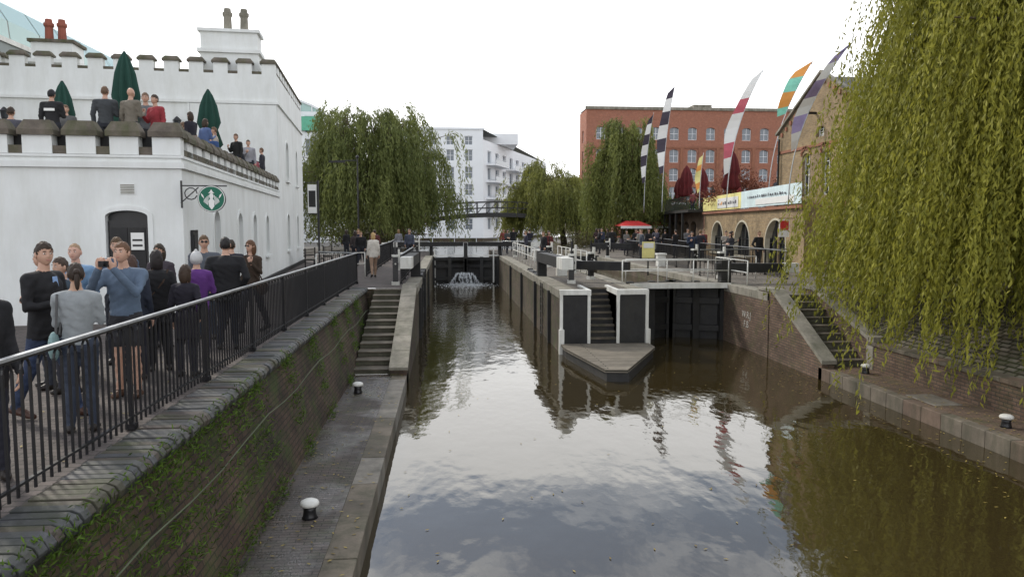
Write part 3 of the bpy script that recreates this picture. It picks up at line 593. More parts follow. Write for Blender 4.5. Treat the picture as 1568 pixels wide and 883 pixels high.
# ---------------------------------------------------------------- stock brick gable building
g=group('stock_brick_warehouse'); mb=MB(); y1,y0=35.6,27.3; L=y1-y0; EV,AP=8.2,10.35
ops=[(2.55,3.3,5.2,7.1,.2),(4.35,5.1,5.2,7.1,.2),(3.75,4.45,7.7,8.15,.15),(.8,2.9,2.4,3.5,.3),(4.4,6.6,2.4,3.7,.3)]
wall(mb,(16,y1),(0,-1),L,G,EV,ops,YELB,GLASS,WPAINT,.2,(1,3))
mb.ext([(16,y0,EV),(16,y1,EV),(16,(y0+y1)/2,AP)],(.3,0,0),YELB)
wall(mb,(16,y0),(1,0),18,G,EV,[(s,s+1,z,z+1.8,.2) for s in (2,5,8,11) for z in (2.8,5.4)],YELB,GLASS,WPAINT,.2,(1,3)); wall(mb,(34,y1),(-1,0),18,G,EV,[],YELB)
mb.face([(16.3,y0-.2,EV-.05),(34,y0-.2,EV-.05),(34,(y0+y1)/2,AP-.12),(16.3,(y0+y1)/2,AP-.12)],SLATE);mb.face([(16.3,y1+.2,EV-.05),(34,y1+.2,EV-.05),(34,(y0+y1)/2,AP-.12),(16.3,(y0+y1)/2,AP-.12)],SLATE)
ym=(y0+y1)/2
for s_ in (-1,1):
    a=(15.97,ym,AP+.1);b=(15.97,ym+s_*(L/2+.1),EV+.05); mb.bar(a,b,.2,.1,STONE)
    for k in range(9):
        t=(k+.5)/9.5; mb.box(15.94,15.997,ym+s_*(L/2)*t-.08,ym+s_*(L/2)*t+.08,AP-.25-(AP-EV)*t-.08,AP-.25-(AP-EV)*t+.1,REDD)
mb.box(15.94,15.997,y0,y1,4.65,4.85,REDD); mb.box(15.95,15.997,y0,y1,7.3,7.42,REDD)
mb.box(15.2,16,31.85,31.95,8.7,8.8,BLACK); mb.box(15.2,15.3,31.85,31.95,7.9,8.8,BLACK)
for yy in (32.7,30.9):
    for i in range(9): t=pi*i/8; mb.box(15.95,15.998,yy-.42*cos(t)-.05,yy-.42*cos(t)+.05,7.0+.25*sin(t),7.16+.25*sin(t),REDD)
mb.box(15.9,15.99,29.2,29.5,6.8,7.4,SIGNW)
mb.tube([(15.9,35.3,G),(15.9,35.3,EV-.2)],.05,BLACK,6); mb.tube([(15.9,28.5,G),(15.9,28.5,EV-.2)],.05,BLACK,6); mb.build('walls',g)
g=group('brown_brick_building'); mb=MB(); wall(mb,(21,26),(0,-1),26,G,7.5,[(s,s+1.1,z,z+1.7,.2) for s in np.arange(1.5,24,3) for z in (2.6,5.2)],BRNB,GLASS,WPAINT,.2); mb.face([(21,0,7.5),(21,26,7.5),(32,26,9),(32,0,9)],SLATE); mb.build('walls',g)
# ---------------------------------------------------------------- arcade terrace
g=group('arcaded_market_building'); mb=MB(); A=Vector((17.7,50.8));B=Vector((15.2,31.0)); d=B-A; L=d.length
S=lambda y:(A.y-y)/abs(d.y)*L
ops=[(S(46.9)-1.6,S(46.9)+1.6,G+.3,G+2.2,1.2),(S(41)-1.6,S(41)+1.6,G+.3,G+2.2,1.2),(S(35)-1.6,S(35)+1.6,G+.02,G+2.25,1.2)]
wall(mb,A,d,L,G,G+2.9,ops,YELB,GLASS,BLACK,.3,(3,1),trim=mat('pale_arch_stone',(.5,.46,.36),.8,.15),fw=.06)
wall(mb,B,(1,0.0),1,G,G+2.9,[],YELB)
mb.face([(17.7,50.8,G+2.88),(15.2,31,G+2.88),(30,31,G+2.88),(30,50.8,G+2.88)],QUAY)
u=d.normalized(); n=Vector((u.y,-u.x)); mb.bar((A.x+n.x*.08,A.y+n.y*.08,G+2.82),(B.x+n.x*.08,B.y+n.y*.08,G+2.82),.15,.14,REDD)
mb.build('arcade',g); mb=MB()
def ban(s0,s1,z0,z1,m,q=.12):
    a=A+u*s0+n*q; b=A+u*s1+n*q; mb.ext([(a.x,a.y,z0),(b.x,b.y,z0),(b.x,b.y,z1),(a.x,a.y,z1)],(-.02,0,0),m)
ban(.2,10,G+2.95,G+3.85,YEL); ban(10.05,L-.1,G+2.95,G+3.85,CYAN); ban(4.5,9.5,G+3.05,G+3.65,SIGNW,.15); ban(13,19,G+3.05,G+3.35,SIGNW,.15)
rr=random.Random(4)
for k in range(11): a=4.8+k*.42; ban(a,a+rr.uniform(.1,.25),G+3.25,G+3.25+rr.uniform(.1,.2),rr.choice([ORANGE,DKF]),.175)
for k in range(18): a=11.6+k*.36; ban(a,a+rr.uniform(.06,.15),G+3.42,G+3.5+rr.uniform(0,.08),DKF,.175)
mb.build('banners',g)
g=group('market_terrace_building'); mb=MB(); A2=Vector((21.7,83));d2=Vector((17.7,50.9))-A2; L2=d2.length
wall(mb,A2,d2,L2,G,G+3.0,[(s,s+1.9,G+.2,G+2.3,.3,'g') for s in np.arange(.8,L2-2,2.7)],BRNB,GLASS,BLACK,.35,(1,0))
u2=d2.normalized(); n2=Vector((u2.y,-u2.x)); P=lambda s,q,z:(A2.x+u2.x*s+n2.x*q,A2.y+u2.y*s+n2.y*q,z)
mb.bar(P(0,.5,G+3.0),P(L2,.5,G+3.0),1.2,.18,BLACKW)
for s in np.arange(.2,L2,2.7): mb.bar(P(s,1.0,G),P(s,1.0,G+2.9),.14,.14,BLACKW)
for s in np.arange(.1,L2,.3): mb.bar(P(s,1.0,G+3.1),P(s,1.0,G+4.0),.03,.03,BLACK)
mb.bar(P(0,1.0,G+4.0),P(L2,1.0,G+4.0),.07,.06,BLACK); mb.face([(17.7,50.8,G+3.05),(21.7,83,G+3.05),(40,83,G+3.05),(40,50.8,G+3.05)],QUAY)
mb.build('walls',g)
umbrella('closed_parasol',17.3,45,G+2.9,3.7,REDC,.6); umbrella('closed_parasol',20.0,62,G+3.0,4.0,REDC,.65); umbrella('closed_parasol',20.6,66,G+3.0,3.2,REDC,.5); umbrella('closed_parasol',18.9,49,G+2.9,3.2,REDC,.5); umbrella('closed_parasol',19.3,56,G+3.0,3.3,REDC,.55)
for sx0,sy0 in ((13.7,58.8),(16.4,63.0)):
    g=group('market_stall'); mb=MB()
    for sx in (sx0+.2,sx0+2.3):
        for sy in (sy0+.2,sy0+2.4): mb.bar((sx,sy,G),(sx,sy,G+2),.05,.05,BLACK)
    a,b,c,e=sx0,sx0+2.5,sy0,sy0+2.6
    mb.faces([(a,c,G+1.95),(b,c,G+1.95),(b,e,G+1.95),(a,e,G+1.95),(a+.7,c+1.3,G+2.35),(b-.7,c+1.3,G+2.35)],[(0,1,5,4),(1,2,5),(2,3,4,5),(3,0,4)],RED); mb.ext([(a,c,G+1.75),(b,c,G+1.75),(b,c,G+1.95),(a,c,G+1.95)],(0,.02,0),SIGNW); mb.box(a+.1,b-.2,c+.2,c+.9,G,G+.9,DKF); mb.build('awning_and_table',g)
def flag(base,top,w,m1,m2,bend=.9,side=1,z0=5,per=3):
    g=group('feather_flag'); mb=MB(); b=Vector(base);t=Vector(top); k=18; hor=Vector((t.x-b.x,t.y-b.y,0)); pts=[]
    for i in range(k+1):
        q=i/k; p=b+Vector((hor.x*q**2,hor.y*q**2,(t.z-b.z)*(q**bend))); pts.append(p)
    mb.tube(pts,[.03-.02*i/k for i in range(k+1)],STEEL,6)
    W=lambda i: 0.04 if i>=k else w*(.25+.75*sin(pi*min(1,(i-z0+.6)/(k-z0+1.2)))**.7)
    for i in range(z0,k):
        oa=Vector((-side,.25*sin(i*.8),0)); ob=Vector((-side,.25*sin(i*.8+.8),0)); m=m1 if (i//2)%per else m2
        mb.face([pts[i],pts[i+1],pts[i+1]+ob*W(i+1)+Vector((0,0,-.15)),pts[i]+oa*W(i)+Vector((0,0,-.15))],m)
    mb.build('pole_and_sail',g,smooth=True)
flag((16.2,56,4.9),(16.9,55.5,14.3),.7,SIGNW,DKF,per=2); flag((15.6,59,4.9),(16.0,58,12.6),.5,SIGNW,DKF,per=2)
flag((16.0,42.2,4.9),(17.9,42,12.7),.7,SIGNW,PINK,z0=4); flag((16.4,37.5,4.9),(18.3,37,12.1),1.0,TEAL,ORANGE,side=.8,z0=11,per=2)
flag((14.4,30.9,4.7),(16.2,29.6,11.2),.7,SIGNW,LILAC,side=.8,z0=6,per=2)
flag((15.0,44,4.9),(15.2,44,8.2),.35,YEL,ORANGE)
# ---------------------------------------------------------------- roving footbridge
g=group('iron_footbridge'); mb=MB(); pts=[]
for i in range(25):
    x=-7+i*1.0; z=G+.3+2.75*max(0,sin(pi*min(1,max(0,(i)/24))))**.5; pts.append(Vector((x,76,z)))
for a,b in zip(pts[:-1],pts[1:]):
    for yy in (75,77.4):
        o=Vector((0,yy-76,0)); mb.bar(a+o,b+o,.15,.42,BLACK)
        for h in (.7,1.3): mb.bar(a+o+Vector((0,0,h)),b+o+Vector((0,0,h)),.06,.08,BLACK)
        p=a+o; mb.bar(p,p+Vector((0,0,1.3)),.08,.08,BLACK)
        mb.bar(a+o+Vector((0,0,.2)),b+o+Vector((0,0,1.3)),.04,.04,BLACK)
    mb.bar(a+Vector((0,.2,0)),b+Vector((0,.2,0)),2.3,.1,ASPH)
mb.box(-7.5,-3.9,74.9,77.5,G-.5,G+1.2,BRNB); mb.box(13.2,16.5,74.9,77.5,G-.5,G+1.2,BRNB); mb.build('span_and_parapets',g)
# ---------------------------------------------------------------- street furniture left
def lamp(x,y,h):
    g=group('street_lamp'); mb=MB(); mb.tube([(x,y,G),(x,y,G+.9),(x,y,G+1),(x,y,G+h)],[.09,.09,.055,.04],BLACK,10)
    mb.bar((x-.1,y,G+h-.1),(x-1.3,y,G+h-.15),.06,.06,BLACK); mb.box(x-1.6,x-.7,y-.12,y+.12,G+h-.24,G+h-.14,BLACK); mb.lathe((x,y,G+h),[(.07,0),(.1,.1),(.02,.2)],BLACK,8); mb.build('post_and_arms',g)
lamp(-5.1,44,5.8)
g=group('banner_post'); mb=MB(); mb.tube([(-6.35,38,G),(-6.35,38,G+4.2)],.05,BLACK,8); mb.bar((-6.35,38,G+4.1),(-6.9,38,G+4.1),.04,.04,BLACK); mb.box(-6.85,-6.42,37.98,38.02,G+2.6,G+4.0,SIGNW); mb.box(-6.8,-6.47,37.96,37.979,G+2.9,G+3.7,BLACKW); mb.bar((-6.35,38,G+2.55),(-6.9,38,G+2.55),.04,.04,BLACK); mb.build('post_and_banner',g)
def bench(x,y):
    g=group('park_bench'); mb=MB(); mb.M=Matrix.Translation((x,y,G))@Matrix.Rotation(radians(84),4,'Z')
    for i in range(4): mb.box(-.9,.9,-.2+i*.12,-.1+i*.12,.43,.46,WOOD)
    for i in range(3): mb.box(-.9,.9,.26,.29,.55+i*.13,.65+i*.13,WOOD)
    for xx in (-.8,.8): mb.box(xx-.03,xx+.03,-.2,-.14,0,.43,BLACK); mb.box(xx-.03,xx+.03,.22,.27,0,.95,BLACK); mb.box(xx-.03,xx+.03,-.14,.22,.38,.43,BLACK); mb.box(xx-.03,xx+.03,-.2,.24,.62,.66,BLACK)
    mb.build('slats_and_frame',g)
bench(-6.2,36); bench(-6.0,40)
g=group('information_sign'); mb=MB(); mb.bar((8.0,29.5,G),(8.0,29.5,G+1.1),.05,.05,BLACK); mb.box(7.75,8.25,29.46,29.5,G+.7,G+1.35,YEL); mb.box(7.8,8.2,29.44,29.459,G+1.1,G+1.3,SIGNW); mb.build('post_and_panel',g)
g=group('hanging_pub_sign'); mb=MB(); mb.bar((15.0,31.5,4.2),(14.3,31.5,4.2),.03,.03,BLACK); mb.box(14.3,14.75,31.48,31.52,3.4,4.15,SIGNW); mb.box(14.34,14.71,31.46,31.479,3.7,4.1,RED); mb.build('bracket_and_panel',g)
mb=MB(); pts=[(-2.37-.05*((k%4)/4),-2+k*1.0,1.42-.10*abs(sin(k*pi/4))) for k in range(26)]; mb.tube(pts,.007,mat('old_rope',(.10,.12,.07),.8),6); mb.build('safety_chain')
# ---------------------------------------------------------------- vegetation
def willow(name,base,H,R,nclu,nstr,leaf,lw,step,seed,dark,light,zb,lean=(0,0),lenf=(.55,1.),trunkr=.4,nsub=7,zcf=.42,zr=3.,dn=.35,flare=.15,archf=(.05,.2)):
    rng=np.random.default_rng(seed); g=group(name); bx,by,bz=base; zc=bz+H*zcf; top=H*(1-zcf)
    mb=MB(); fork=Vector((bx+lean[0]*.3,by+lean[1]*.3,bz+H*.28)); mb.tube([(bx,by,bz-.2),(bx+lean[0]*.1,by+lean[1]*.1,bz+H*.12),fork],[trunkr*1.3,trunkr,trunkr*.85],BARK,12)
    cl=[]
    for i in range(nclu):
        a=2.399*i+rng.uniform(-.3,.3); e=math.asin(min(1,(i+.5)/nclu*.98))
        rr=R*rng.uniform(.62,.92)
        c=np.array([bx+lean[0]+rr*cos(e)*cos(a),by+lean[1]+rr*cos(e)*sin(a),zc+(top*rng.uniform(.72,.98))*sin(e)])
        m=fork.lerp(Vector(c),.5)+Vector((0,0,.8)); mb.tube([fork,m,Vector(c)],[trunkr*.4,trunkr*.18,.03],BARK,6)
        t=rng.uniform(0,1)
        for q in range(nsub):
            e2=c+rng.normal(0,1,3)*np.array([R*.13,R*.13,R*.08]); cl.append((e2,t*.6+rng.random()*.4)); mb.tube([m.lerp(Vector(c),.5),(m+Vector(e2)*2)/3+Vector((0,0,.2)),Vector(e2)],[trunkr*.1,.035,.012],BARK,4)
    mb.build('trunk_and_limbs',g,smooth=True)
    Cs=[];Ds=[];Ts=[]; ax=np.array([bx+lean[0],by+lean[1]])
    for s in range(nstr):
        c,t=cl[rng.integers(len(cl))]; p=c+rng.normal(0,R*.035,3)
        o=p[:2]-ax; o=o/(np.linalg.norm(o)+1e-6)+rng.normal(0,.4,2); o/=np.linalg.norm(o)+1e-6
        full=max(.8,p[2]-(zb+rng.random()**1.3*zr)); Ln=full*rng.uniform(*lenf) if rng.random()<.8 else rng.uniform(.1,.3)*H; arch=R*rng.uniform(*archf); up=rng.uniform(.0,.08)*R; fl=R*flare*rng.uniform(.2,1.)*Ln/full
        n=int(Ln/step)+3; q=np.linspace(0,1,n); hx=arch*(1-np.exp(-4*q))+fl*q; z=p[2]+up*np.sin(np.minimum(q*6,pi))-Ln*q**1.15
        sway=.04*Ln*np.sin(q*3+rng.uniform(0,6)); perp=np.array([-o[1],o[0]])
        C=np.stack([p[0]+o[0]*hx+perp[0]*sway,p[1]+o[1]*hx+perp[1]*sway,z],1)+rng.normal(0,leaf*.22,(n,3))
        D=np.tile([o[0]*.2,o[1]*.2,-1.],(n,1))+rng.normal(0,dn,(n,3)); D[:2]+=[o[0],o[1],.3]
        Cs.append(C);Ds.append(D);Ts.append(np.clip(.5*t+.25*rng.random()+rng.normal(0,.12,n)+.18,0,1))
    C=np.vstack(Cs);D=np.vstack(Ds);T=np.concatenate(Ts)
    V,F=leaves(C,D,leaf*rng.uniform(.7,1.3,len(C)),lw*rng.uniform(.7,1.3,len(C)),rng); npmesh('foliage',V,F,[leafm(name+'_leaf',dark,light)],T,g); return len(C)
willow('willow_tree',(16.6,16.9,G),14.5,5.9,80,5200,.15,.040,.055,11,(.065,.085,.012),(.36,.34,.05),.1,trunkr=.5,lenf=(.75,1.),nsub=8,zcf=.40,zr=2.4,flare=.58,archf=(.03,.12))  # lighter leaf tone yellowed, so warm sunlight is part of the colour
willow('willow_tree',(-6.0,62,G),12.4,6.0,48,2300,.34,.075,.12,12,(.055,.08,.025),(.24,.265,.08),2.2,trunkr=.35,zcf=.34,flare=.12)  # this and the next two willows: leaf tones brightened to carry haze
willow('willow_tree',(15.2,64,G),11.6,3.5,34,1500,.32,.075,.12,13,(.055,.08,.025),(.26,.28,.075),2.0,trunkr=.3,zcf=.36,flare=.15)
willow('willow_tree',(12.2,78,G),8.8,4.6,34,1500,.36,.085,.13,14,(.06,.085,.025),(.31,.31,.08),1.6,lean=(-1.8,0),trunkr=.3,zcf=.34,flare=.2)
def bush(name,c,r,n,leaf,dark,light,seed):
    rng=np.random.default_rng(seed); k=14; cc=rng.normal(0,.5,(k,3))*r; i=rng.integers(k,size=n); C=np.array(c)+cc[i]+rng.normal(0,.28,(n,3))*np.array(r); C[:,2]=np.maximum(C[:,2],c[2]-r[2])
    V,F=leaves(C,rng.normal(0,1,(n,3)),leaf,leaf*.5,rng); npmesh(name,V,F,[leafm(name+'_leaf',dark,light)],np.clip(rng.random(k)[i]*.6+rng.random(n)*.4,0,1))
bush('red_leaved_shrub',(19,47,6.2),(1.6,1.6,1.0),3500,.16,(.09,.03,.02),(.25,.09,.05),3)
bush('terrace_planting',(20,70,5.6),(1.5,9,.7),5000,.2,(.03,.06,.015),(.09,.14,.04),4)
bush('shrub',(-7,70,3),(5,4,1.3),6000,.25,(.03,.035,.015),(.10,.09,.04),6)
bush('autumn_tree_foliage',(-2.8,68,4.9),(1.6,2,1.8),3500,.22,(.07,.035,.02),(.18,.09,.04),7)
bush('shrub',(13,66,2.6),(2,2,.7),2500,.2,(.05,.05,.02),(.12,.11,.05),8)
n=12000; cy=RNG.choice([3.2,3.5,3.7,4.1,4.4,5.0,5.3,5.9,6.6,7.0,7.6,8.4,9.2,10,12,14.2,17,19,21],n)+RNG.normal(0,.24,n); z=RNG.choice([.35,.45,.9,1.2,1.5,1.7,1.8,1.85],n)+RNG.normal(0,.06,n); xw=-2.25-.37*(z-.3)/1.48+.03+RNG.random(n)*.09
V,F=leaves(np.stack([xw,cy,z],1),RNG.normal(0,.6,(n,3))+[.4,0,.5],.07,.014); npmesh('wall_weeds',V,F,[leafm('weed_leaf',(.03,.055,.008),(.13,.22,.03))],RNG.random(n))
xs=[];ys=[];zs=[]
for x0,x1,y0_,y1_,z,k in ((-2.2,-1.02,4,18,.31,260),(9.45,10.5,4,18,.31,500),(-9,-3.1,5,30,G+.006,350),(3.5,6,24.2,40,G+.01,200),(9.5,14,22,40,G+.01,300),(8.0,9.3,5,20,.006,260),(-.9,9,8,24,.006,120)):
    xs.append(RNG.uniform(x0,x1,k));ys.append(RNG.uniform(y0_,y1_,k));zs.append(np.full(k,z+.004)+RNG.random(k)*.004)
x=RNG.uniform(11,12.9,700); xs.append(x);ys.append(RNG.uniform(8,18,700));zs.append(.97+(x-10.9)*.443+.01)
C=np.stack([np.concatenate(xs),np.concatenate(ys),np.concatenate(zs)],1); a=RNG.random(len(C))*2*pi; D=np.stack([np.cos(a),np.sin(a),0*a],1); sd_=np.stack([-np.sin(a),np.cos(a),0*a],1)
V=np.stack([C-D*.035,C+sd_*.012,C+D*.035,C-sd_*.012],1).reshape(-1,3); npmesh('fallen_leaves',V,np.arange(len(V)).reshape(-1,4),[leafm('litter',(.13,.09,.02),(.35,.27,.07),0)],RNG.random(len(C)))
# ---------------------------------------------------------------- people
def remesh(mb,vox,it=2):
    me=bpy.data.meshes.new('tmp'); me.from_pydata(mb.v,[],mb.f); o=bpy.data.objects.new('tmp',me); sc.collection.objects.link(o)
    r=o.modifiers.new('r','REMESH'); r.mode='VOXEL'; r.voxel_size=vox
    if it: s=o.modifiers.new('s','SMOOTH'); s.iterations=it; s.factor=.5
    dg=bpy.context.evaluated_depsgraph_get(); dg.update(); e=o.evaluated_get(dg).to_mesh()
    V=np.zeros(len(e.vertices)*3); e.vertices.foreach_get('co',V); F=[tuple(p.vertices) for p in e.polygons]
    bpy.data.objects.remove(o); bpy.data.meshes.remove(me); return V.reshape(-1,3),np.array([f for f in F if len(f)==4])
def handt(curl,vox):
    mb=MB(); mb.ell((0,.048,0),.041,.055,.017,WHITE,16,10); mb.tube([(0,-.05,0),(0,0,0),(0,.03,0)],[.024,.026,.03],WHITE,12,.75)
    for x,l in ((-.031,.072),(-.0105,.082),(.0105,.076),(.030,.058)):
        p=Vector((x*.85,.075,0)); pts=[p.copy()]; a=.15
        for k,f in enumerate((.2,.42,.32,.26)):
            p=p+Vector((x*.1,cos(a)*l*f,-sin(a)*l*f)); pts.append(p.copy()); a+=curl*(.8+.2*k)
        mb.tube(pts,[.0105,.0095,.009,.0083,.006],WHITE,8)
    mb.tube([(-.026,.02,-.004),(-.05,.048,-.014),(-.06,.075,-.026),(-.058,.094,-.036)],[.015,.0125,.0105,.008],WHITE,8)
    return remesh(mb,vox,1)
HAND={('r',1):handt(.35,.0042),('g',1):handt(.8,.0042),('r',0):handt(.35,.008),('g',0):handt(.8,.008)}
_mc={}
def cloth(c,rough=.85,var=.15):
    k=(tuple(round(a,3) for a in c),rough)
    if k not in _mc: _mc[k]=mat('cloth_%d'%len(_mc),c,rough,var,9,.35,35)
    return _mc[k]
def skinm(c):
    k=('s',)+tuple(c)
    if k not in _mc:
        m,nt,b=newmat('skin_%d'%len(_mc)); b.inputs['Base Color'].default_value=c4(c); b.inputs['Roughness'].default_value=.5; _mc[k]=m
    return _mc[k]
ARM={'down':((.235,-.03,1.13),(.25,.06,.87),(0.,.25,-1)),'cam':((.25,.20,1.20),(.085,.33,1.47),(-.45,.35,.8)),'gest':((.25,.03,1.13),(.17,.29,1.17),(-.15,.9,.3)),
 'rail':((.26,.13,1.16),(.20,.38,1.06),(-.1,.95,-.2)),'pock':((.28,-.08,1.13),(.19,.08,.92),(-.35,.3,-.9)),'cross':((.245,.06,1.13),(.03,.24,1.13),(-1,.12,.05)),'phone':((.23,.06,1.12),(.10,.30,1.22),(-.3,.6,.6)),
 'strap':((.25,.02,1.14),(.14,.17,1.33),(-.3,.2,.9)),'lap':((.25,.05,1.13),(.14,.32,1.0),(-.3,.9,-.2))}
FIG=0
def person(x,y,z,hd,H=1.75,top=(.02,.02,.022),legs=(.02,.022,.03),shoe=(.02,.015,.012),hair='short',hc=(.03,.02,.012),skin=(.50,.30,.215),arms=('down','down'),leg='stand',hem=.92,fem=False,fat=1.,yaw=0,pit=0,near=True,bare=False,skirt=0,shades=False,extra=None,name=None,sleeve=True):
    global FIG; FIG+=1; rng=random.Random(FIG); kind=name or ('woman' if fem else 'man')
    s=H/1.75; mb=MB(); seg=[]
    sw=.175 if fem else .195; sw*=fat**.5
    dz=-.43 if leg=='sit' else 0
    tor=[(.84,.14,.11,0),(.93,.165*fat,.12*fat,0),(1.06,(.135 if fem else .155)*fat,.105*fat,0),(1.2,.155*fat,.12*fat,.01),(1.34,(.165 if fem else .185)*fat,.118*fat,.0),(1.43,.13,.09,-.005),(1.47,.06,.06,-.005)]
    if hem<.9: tor=[(hem,.18*fat,.135*fat,0)]+[(max(t[0],hem+.01),t[1]*1.06+.005,t[2]*1.08+.005,t[3]) for t in tor]
    if skirt: tor=[(skirt,.23,.19,0)]+tor
    tor=[(a+dz,b,c,d) for a,b,c,d in tor]
    n=20; V=[]
    for a,b,c,d in tor:
        for j in range(n): t=2*pi*j/n; V.append((b*cos(t),d+c*sin(t),a))
    F=[(i*n+j,i*n+(j+1)%n,(i+1)*n+(j+1)%n,(i+1)*n+j) for i in range(len(tor)-1) for j in range(n)]+[tuple(reversed(range(n))),tuple(range((len(tor)-1)*n,len(tor)*n))]
    mb.faces(V,F,WHITE)
    def limb(pts,r,lab,flat=1):
        mb.tube(pts,r,WHITE,12,flat)
        for p,q in ((pts[0],r[0]),(pts[-1],r[-1])): mb.ell(p,q,q,q,WHITE,10,6)
        for i in range(len(pts)-1): seg.append((np.array(pts[i]),np.array(pts[i+1]),r[i],r[i+1],lab))
    limb([(0,0,1.42+dz),(0,.015,1.54+dz)],[.06,.053],3)
    tk=1.12 if not bare else .95
    for sd_ in (1,-1):
        hx=.088*sd_
        if leg=='sit': K=(.11*sd_,.44,.50);An=(.11*sd_,.46,.09);Tp=(.12*sd_,.62,.035); hp=(hx,0,.50)
        else:
            st={'stand':(rng.uniform(-.03,.05)*sd_,0),'walk':(.20*sd_,.06),'step':(-.22*sd_,.05),'lean':(.05*sd_,0.02)}[leg]; f=st[0]
            K=(hx*1.1+rng.uniform(-.02,.02),f*.6+.03,.49);An=(hx*(1.15+rng.uniform(0,.3)),f-(.06 if f<-.1 else 0),.09+(.05 if f<-.1 else 0));Tp=(hx*1.35,f+.13,.035); hp=(hx,0,.92)
        limb([hp,K],[.092*tk*fat**.5,.058*tk],3 if bare else 1)
        cm=tuple(K[i]*.65+An[i]*.35 for i in range(3)); cm=(cm[0],cm[1]-.015,cm[2])
        limb([K,cm,An],[.056*tk,.058*tk,.042*tk],3 if bare else 1)
        if bare and not skirt: limb([hp,tuple(hp[i]*.35+K[i]*.65 for i in range(3))],[.105,.085],1)
        hl=(An[0],An[1]-.05,.045+An[2]-.09); limb([hl,(Tp[0]*.5+An[0]*.5,(Tp[1]+An[1])/2,.04+max(0,An[2]-.09)*.5),Tp],[.042,.043,.034],2)
        limb([An,(An[0],An[1],An[2]-.03)],[.043,.043],2)
    hands=[]
    for sd_,ak in ((1,arms[0]),(-1,arms[1])):
        e,wv,dv=ARM[ak]; jj=[rng.uniform(-.02,.02) for _ in range(3)]; j=lambda p:(p[0]*sd_,p[1],p[2]+dz)
        sh_=(sw*sd_,-.005,1.395+dz); e=j((e[0]+(sw-.19)+jj[0],e[1]+jj[1],e[2])); wv=j((wv[0],wv[1]+jj[1],wv[2]+jj[2]*(ak!='cam')))
        ab=1.15 if not fem else .95
        limb([(.09*sd_,0,1.42+dz),sh_],[.06,.066*ab],0)
        if sleeve: limb([sh_,e,wv],[.062*ab,.05*ab,.036*ab],0)
        else:
            m_=tuple(sh_[i]*.45+e[i]*.55 for i in range(3)); limb([sh_,m_],[.064,.055],0); limb([m_,e,wv],[.044,.041,.028],3)
        hands.append((wv,(dv[0]*sd_,dv[1],dv[2]),sd_,ak,e))
    vox=.017 if near else .028
    V,F=remesh(mb,vox,2 if near else 1)
    if near: V=V+ (np.sin(V[:,[2]]*55+V[:,[0]]*40+FIG)*np.sin(V[:,[1]]*48+V[:,[2]]*20))*.0045*(V[:,[2]]<1.42+dz)
    fc=V[F].mean(1)
    tz=np.array([t[0] for t in tor]); rx=np.interp(fc[:,2],tz,[t[1] for t in tor]);ry=np.interp(fc[:,2],tz,[t[2] for t in tor]);yo=np.interp(fc[:,2],tz,[t[3] for t in tor])
    q=(np.sqrt((fc[:,0]/rx)**2+((fc[:,1]-yo)/ry)**2)-1)*np.minimum(rx,ry)+np.maximum(0,tz[0]-fc[:,2]-.01)*3+np.maximum(0,fc[:,2]-tz[-1])*3
    best=q; lab=np.where(fc[:,2]<(min(hem,.97)+dz if not skirt else .97+dz),1,0)
    if hem<.9: lab=np.zeros(len(fc),int)
    for a,b,r0,r1,l in seg:
        d=b-a; t=np.clip(((fc-a)@d)/max(d@d,1e-9),0,1); dist=np.linalg.norm(fc-(a+t[:,None]*d),axis=1)-(r0+(r1-r0)*t); k=dist<best-.002; best=np.where(k,dist,best); lab=np.where(k,l,lab)
    if hem<.9: lab=np.where((lab==1)&(fc[:,2]>hem+dz)&(np.abs(fc[:,1])<.2),0,lab)
    VV=[V];FF=[F];LL=[lab]; off=len(V)
    def addp(v,f,l):
        nonlocal off
        VV.append(v);FF.append(np.array(f)+off);LL.append(np.full(len(f),l) if np.isscalar(l) else np.array(l)); off+=len(v)
    for wv,dv,sd_,ak,e in hands:
        hv,hf=HAND[('g' if ak in('cam','rail','phone','strap') else 'r',1 if near else 0)]; hv=hv.copy()*(1.0 if fem else 1.08)
        if sd_<0: hv[:,0]*=-1; hf=hf[:,::-1]
        Yv=Vector(dv).normalized(); back=Vector((sd_,0,0)) if ak in('down','pock','gest','lap') else Vector((0,0.2,1)) if ak in('rail',) else Vector((0,1,0.2))
        Zv=(back-Yv*back.dot(Yv)).normalized(); Xv=Yv.cross(Zv)
        R_=np.array([[Xv.x,Yv.x,Zv.x],[Xv.y,Yv.y,Zv.y],[Xv.z,Yv.z,Zv.z]]); addp(hv@R_.T+np.array(wv),hf,3)
    nu,nv=(34,26) if near else (18,13); hv=[];hf=[];hl=[]; hz=1.635+dz; hr=np.array([.072,.092,.114])
    ph=rng.uniform(0,6)
    cut={'short':.10,'bald':.75,'long':.02,'pony':.08,'beanie':-.02,'cap':.1,'thin':.3}[hair]
    def isH(nn): return nn[2]>cut+.46*nn[1]-(.25 if nn[1]<-.2 else 0)-.12*(abs(nn[0])>.75)*(nn[1]<.3)+(.05*sin(9*nn[0]+ph) if hair in('short','thin') else 0)
    hs={'short':.006,'bald':.0,'long':.014,'pony':.008,'beanie':.02,'cap':.014,'thin':.003}[hair]
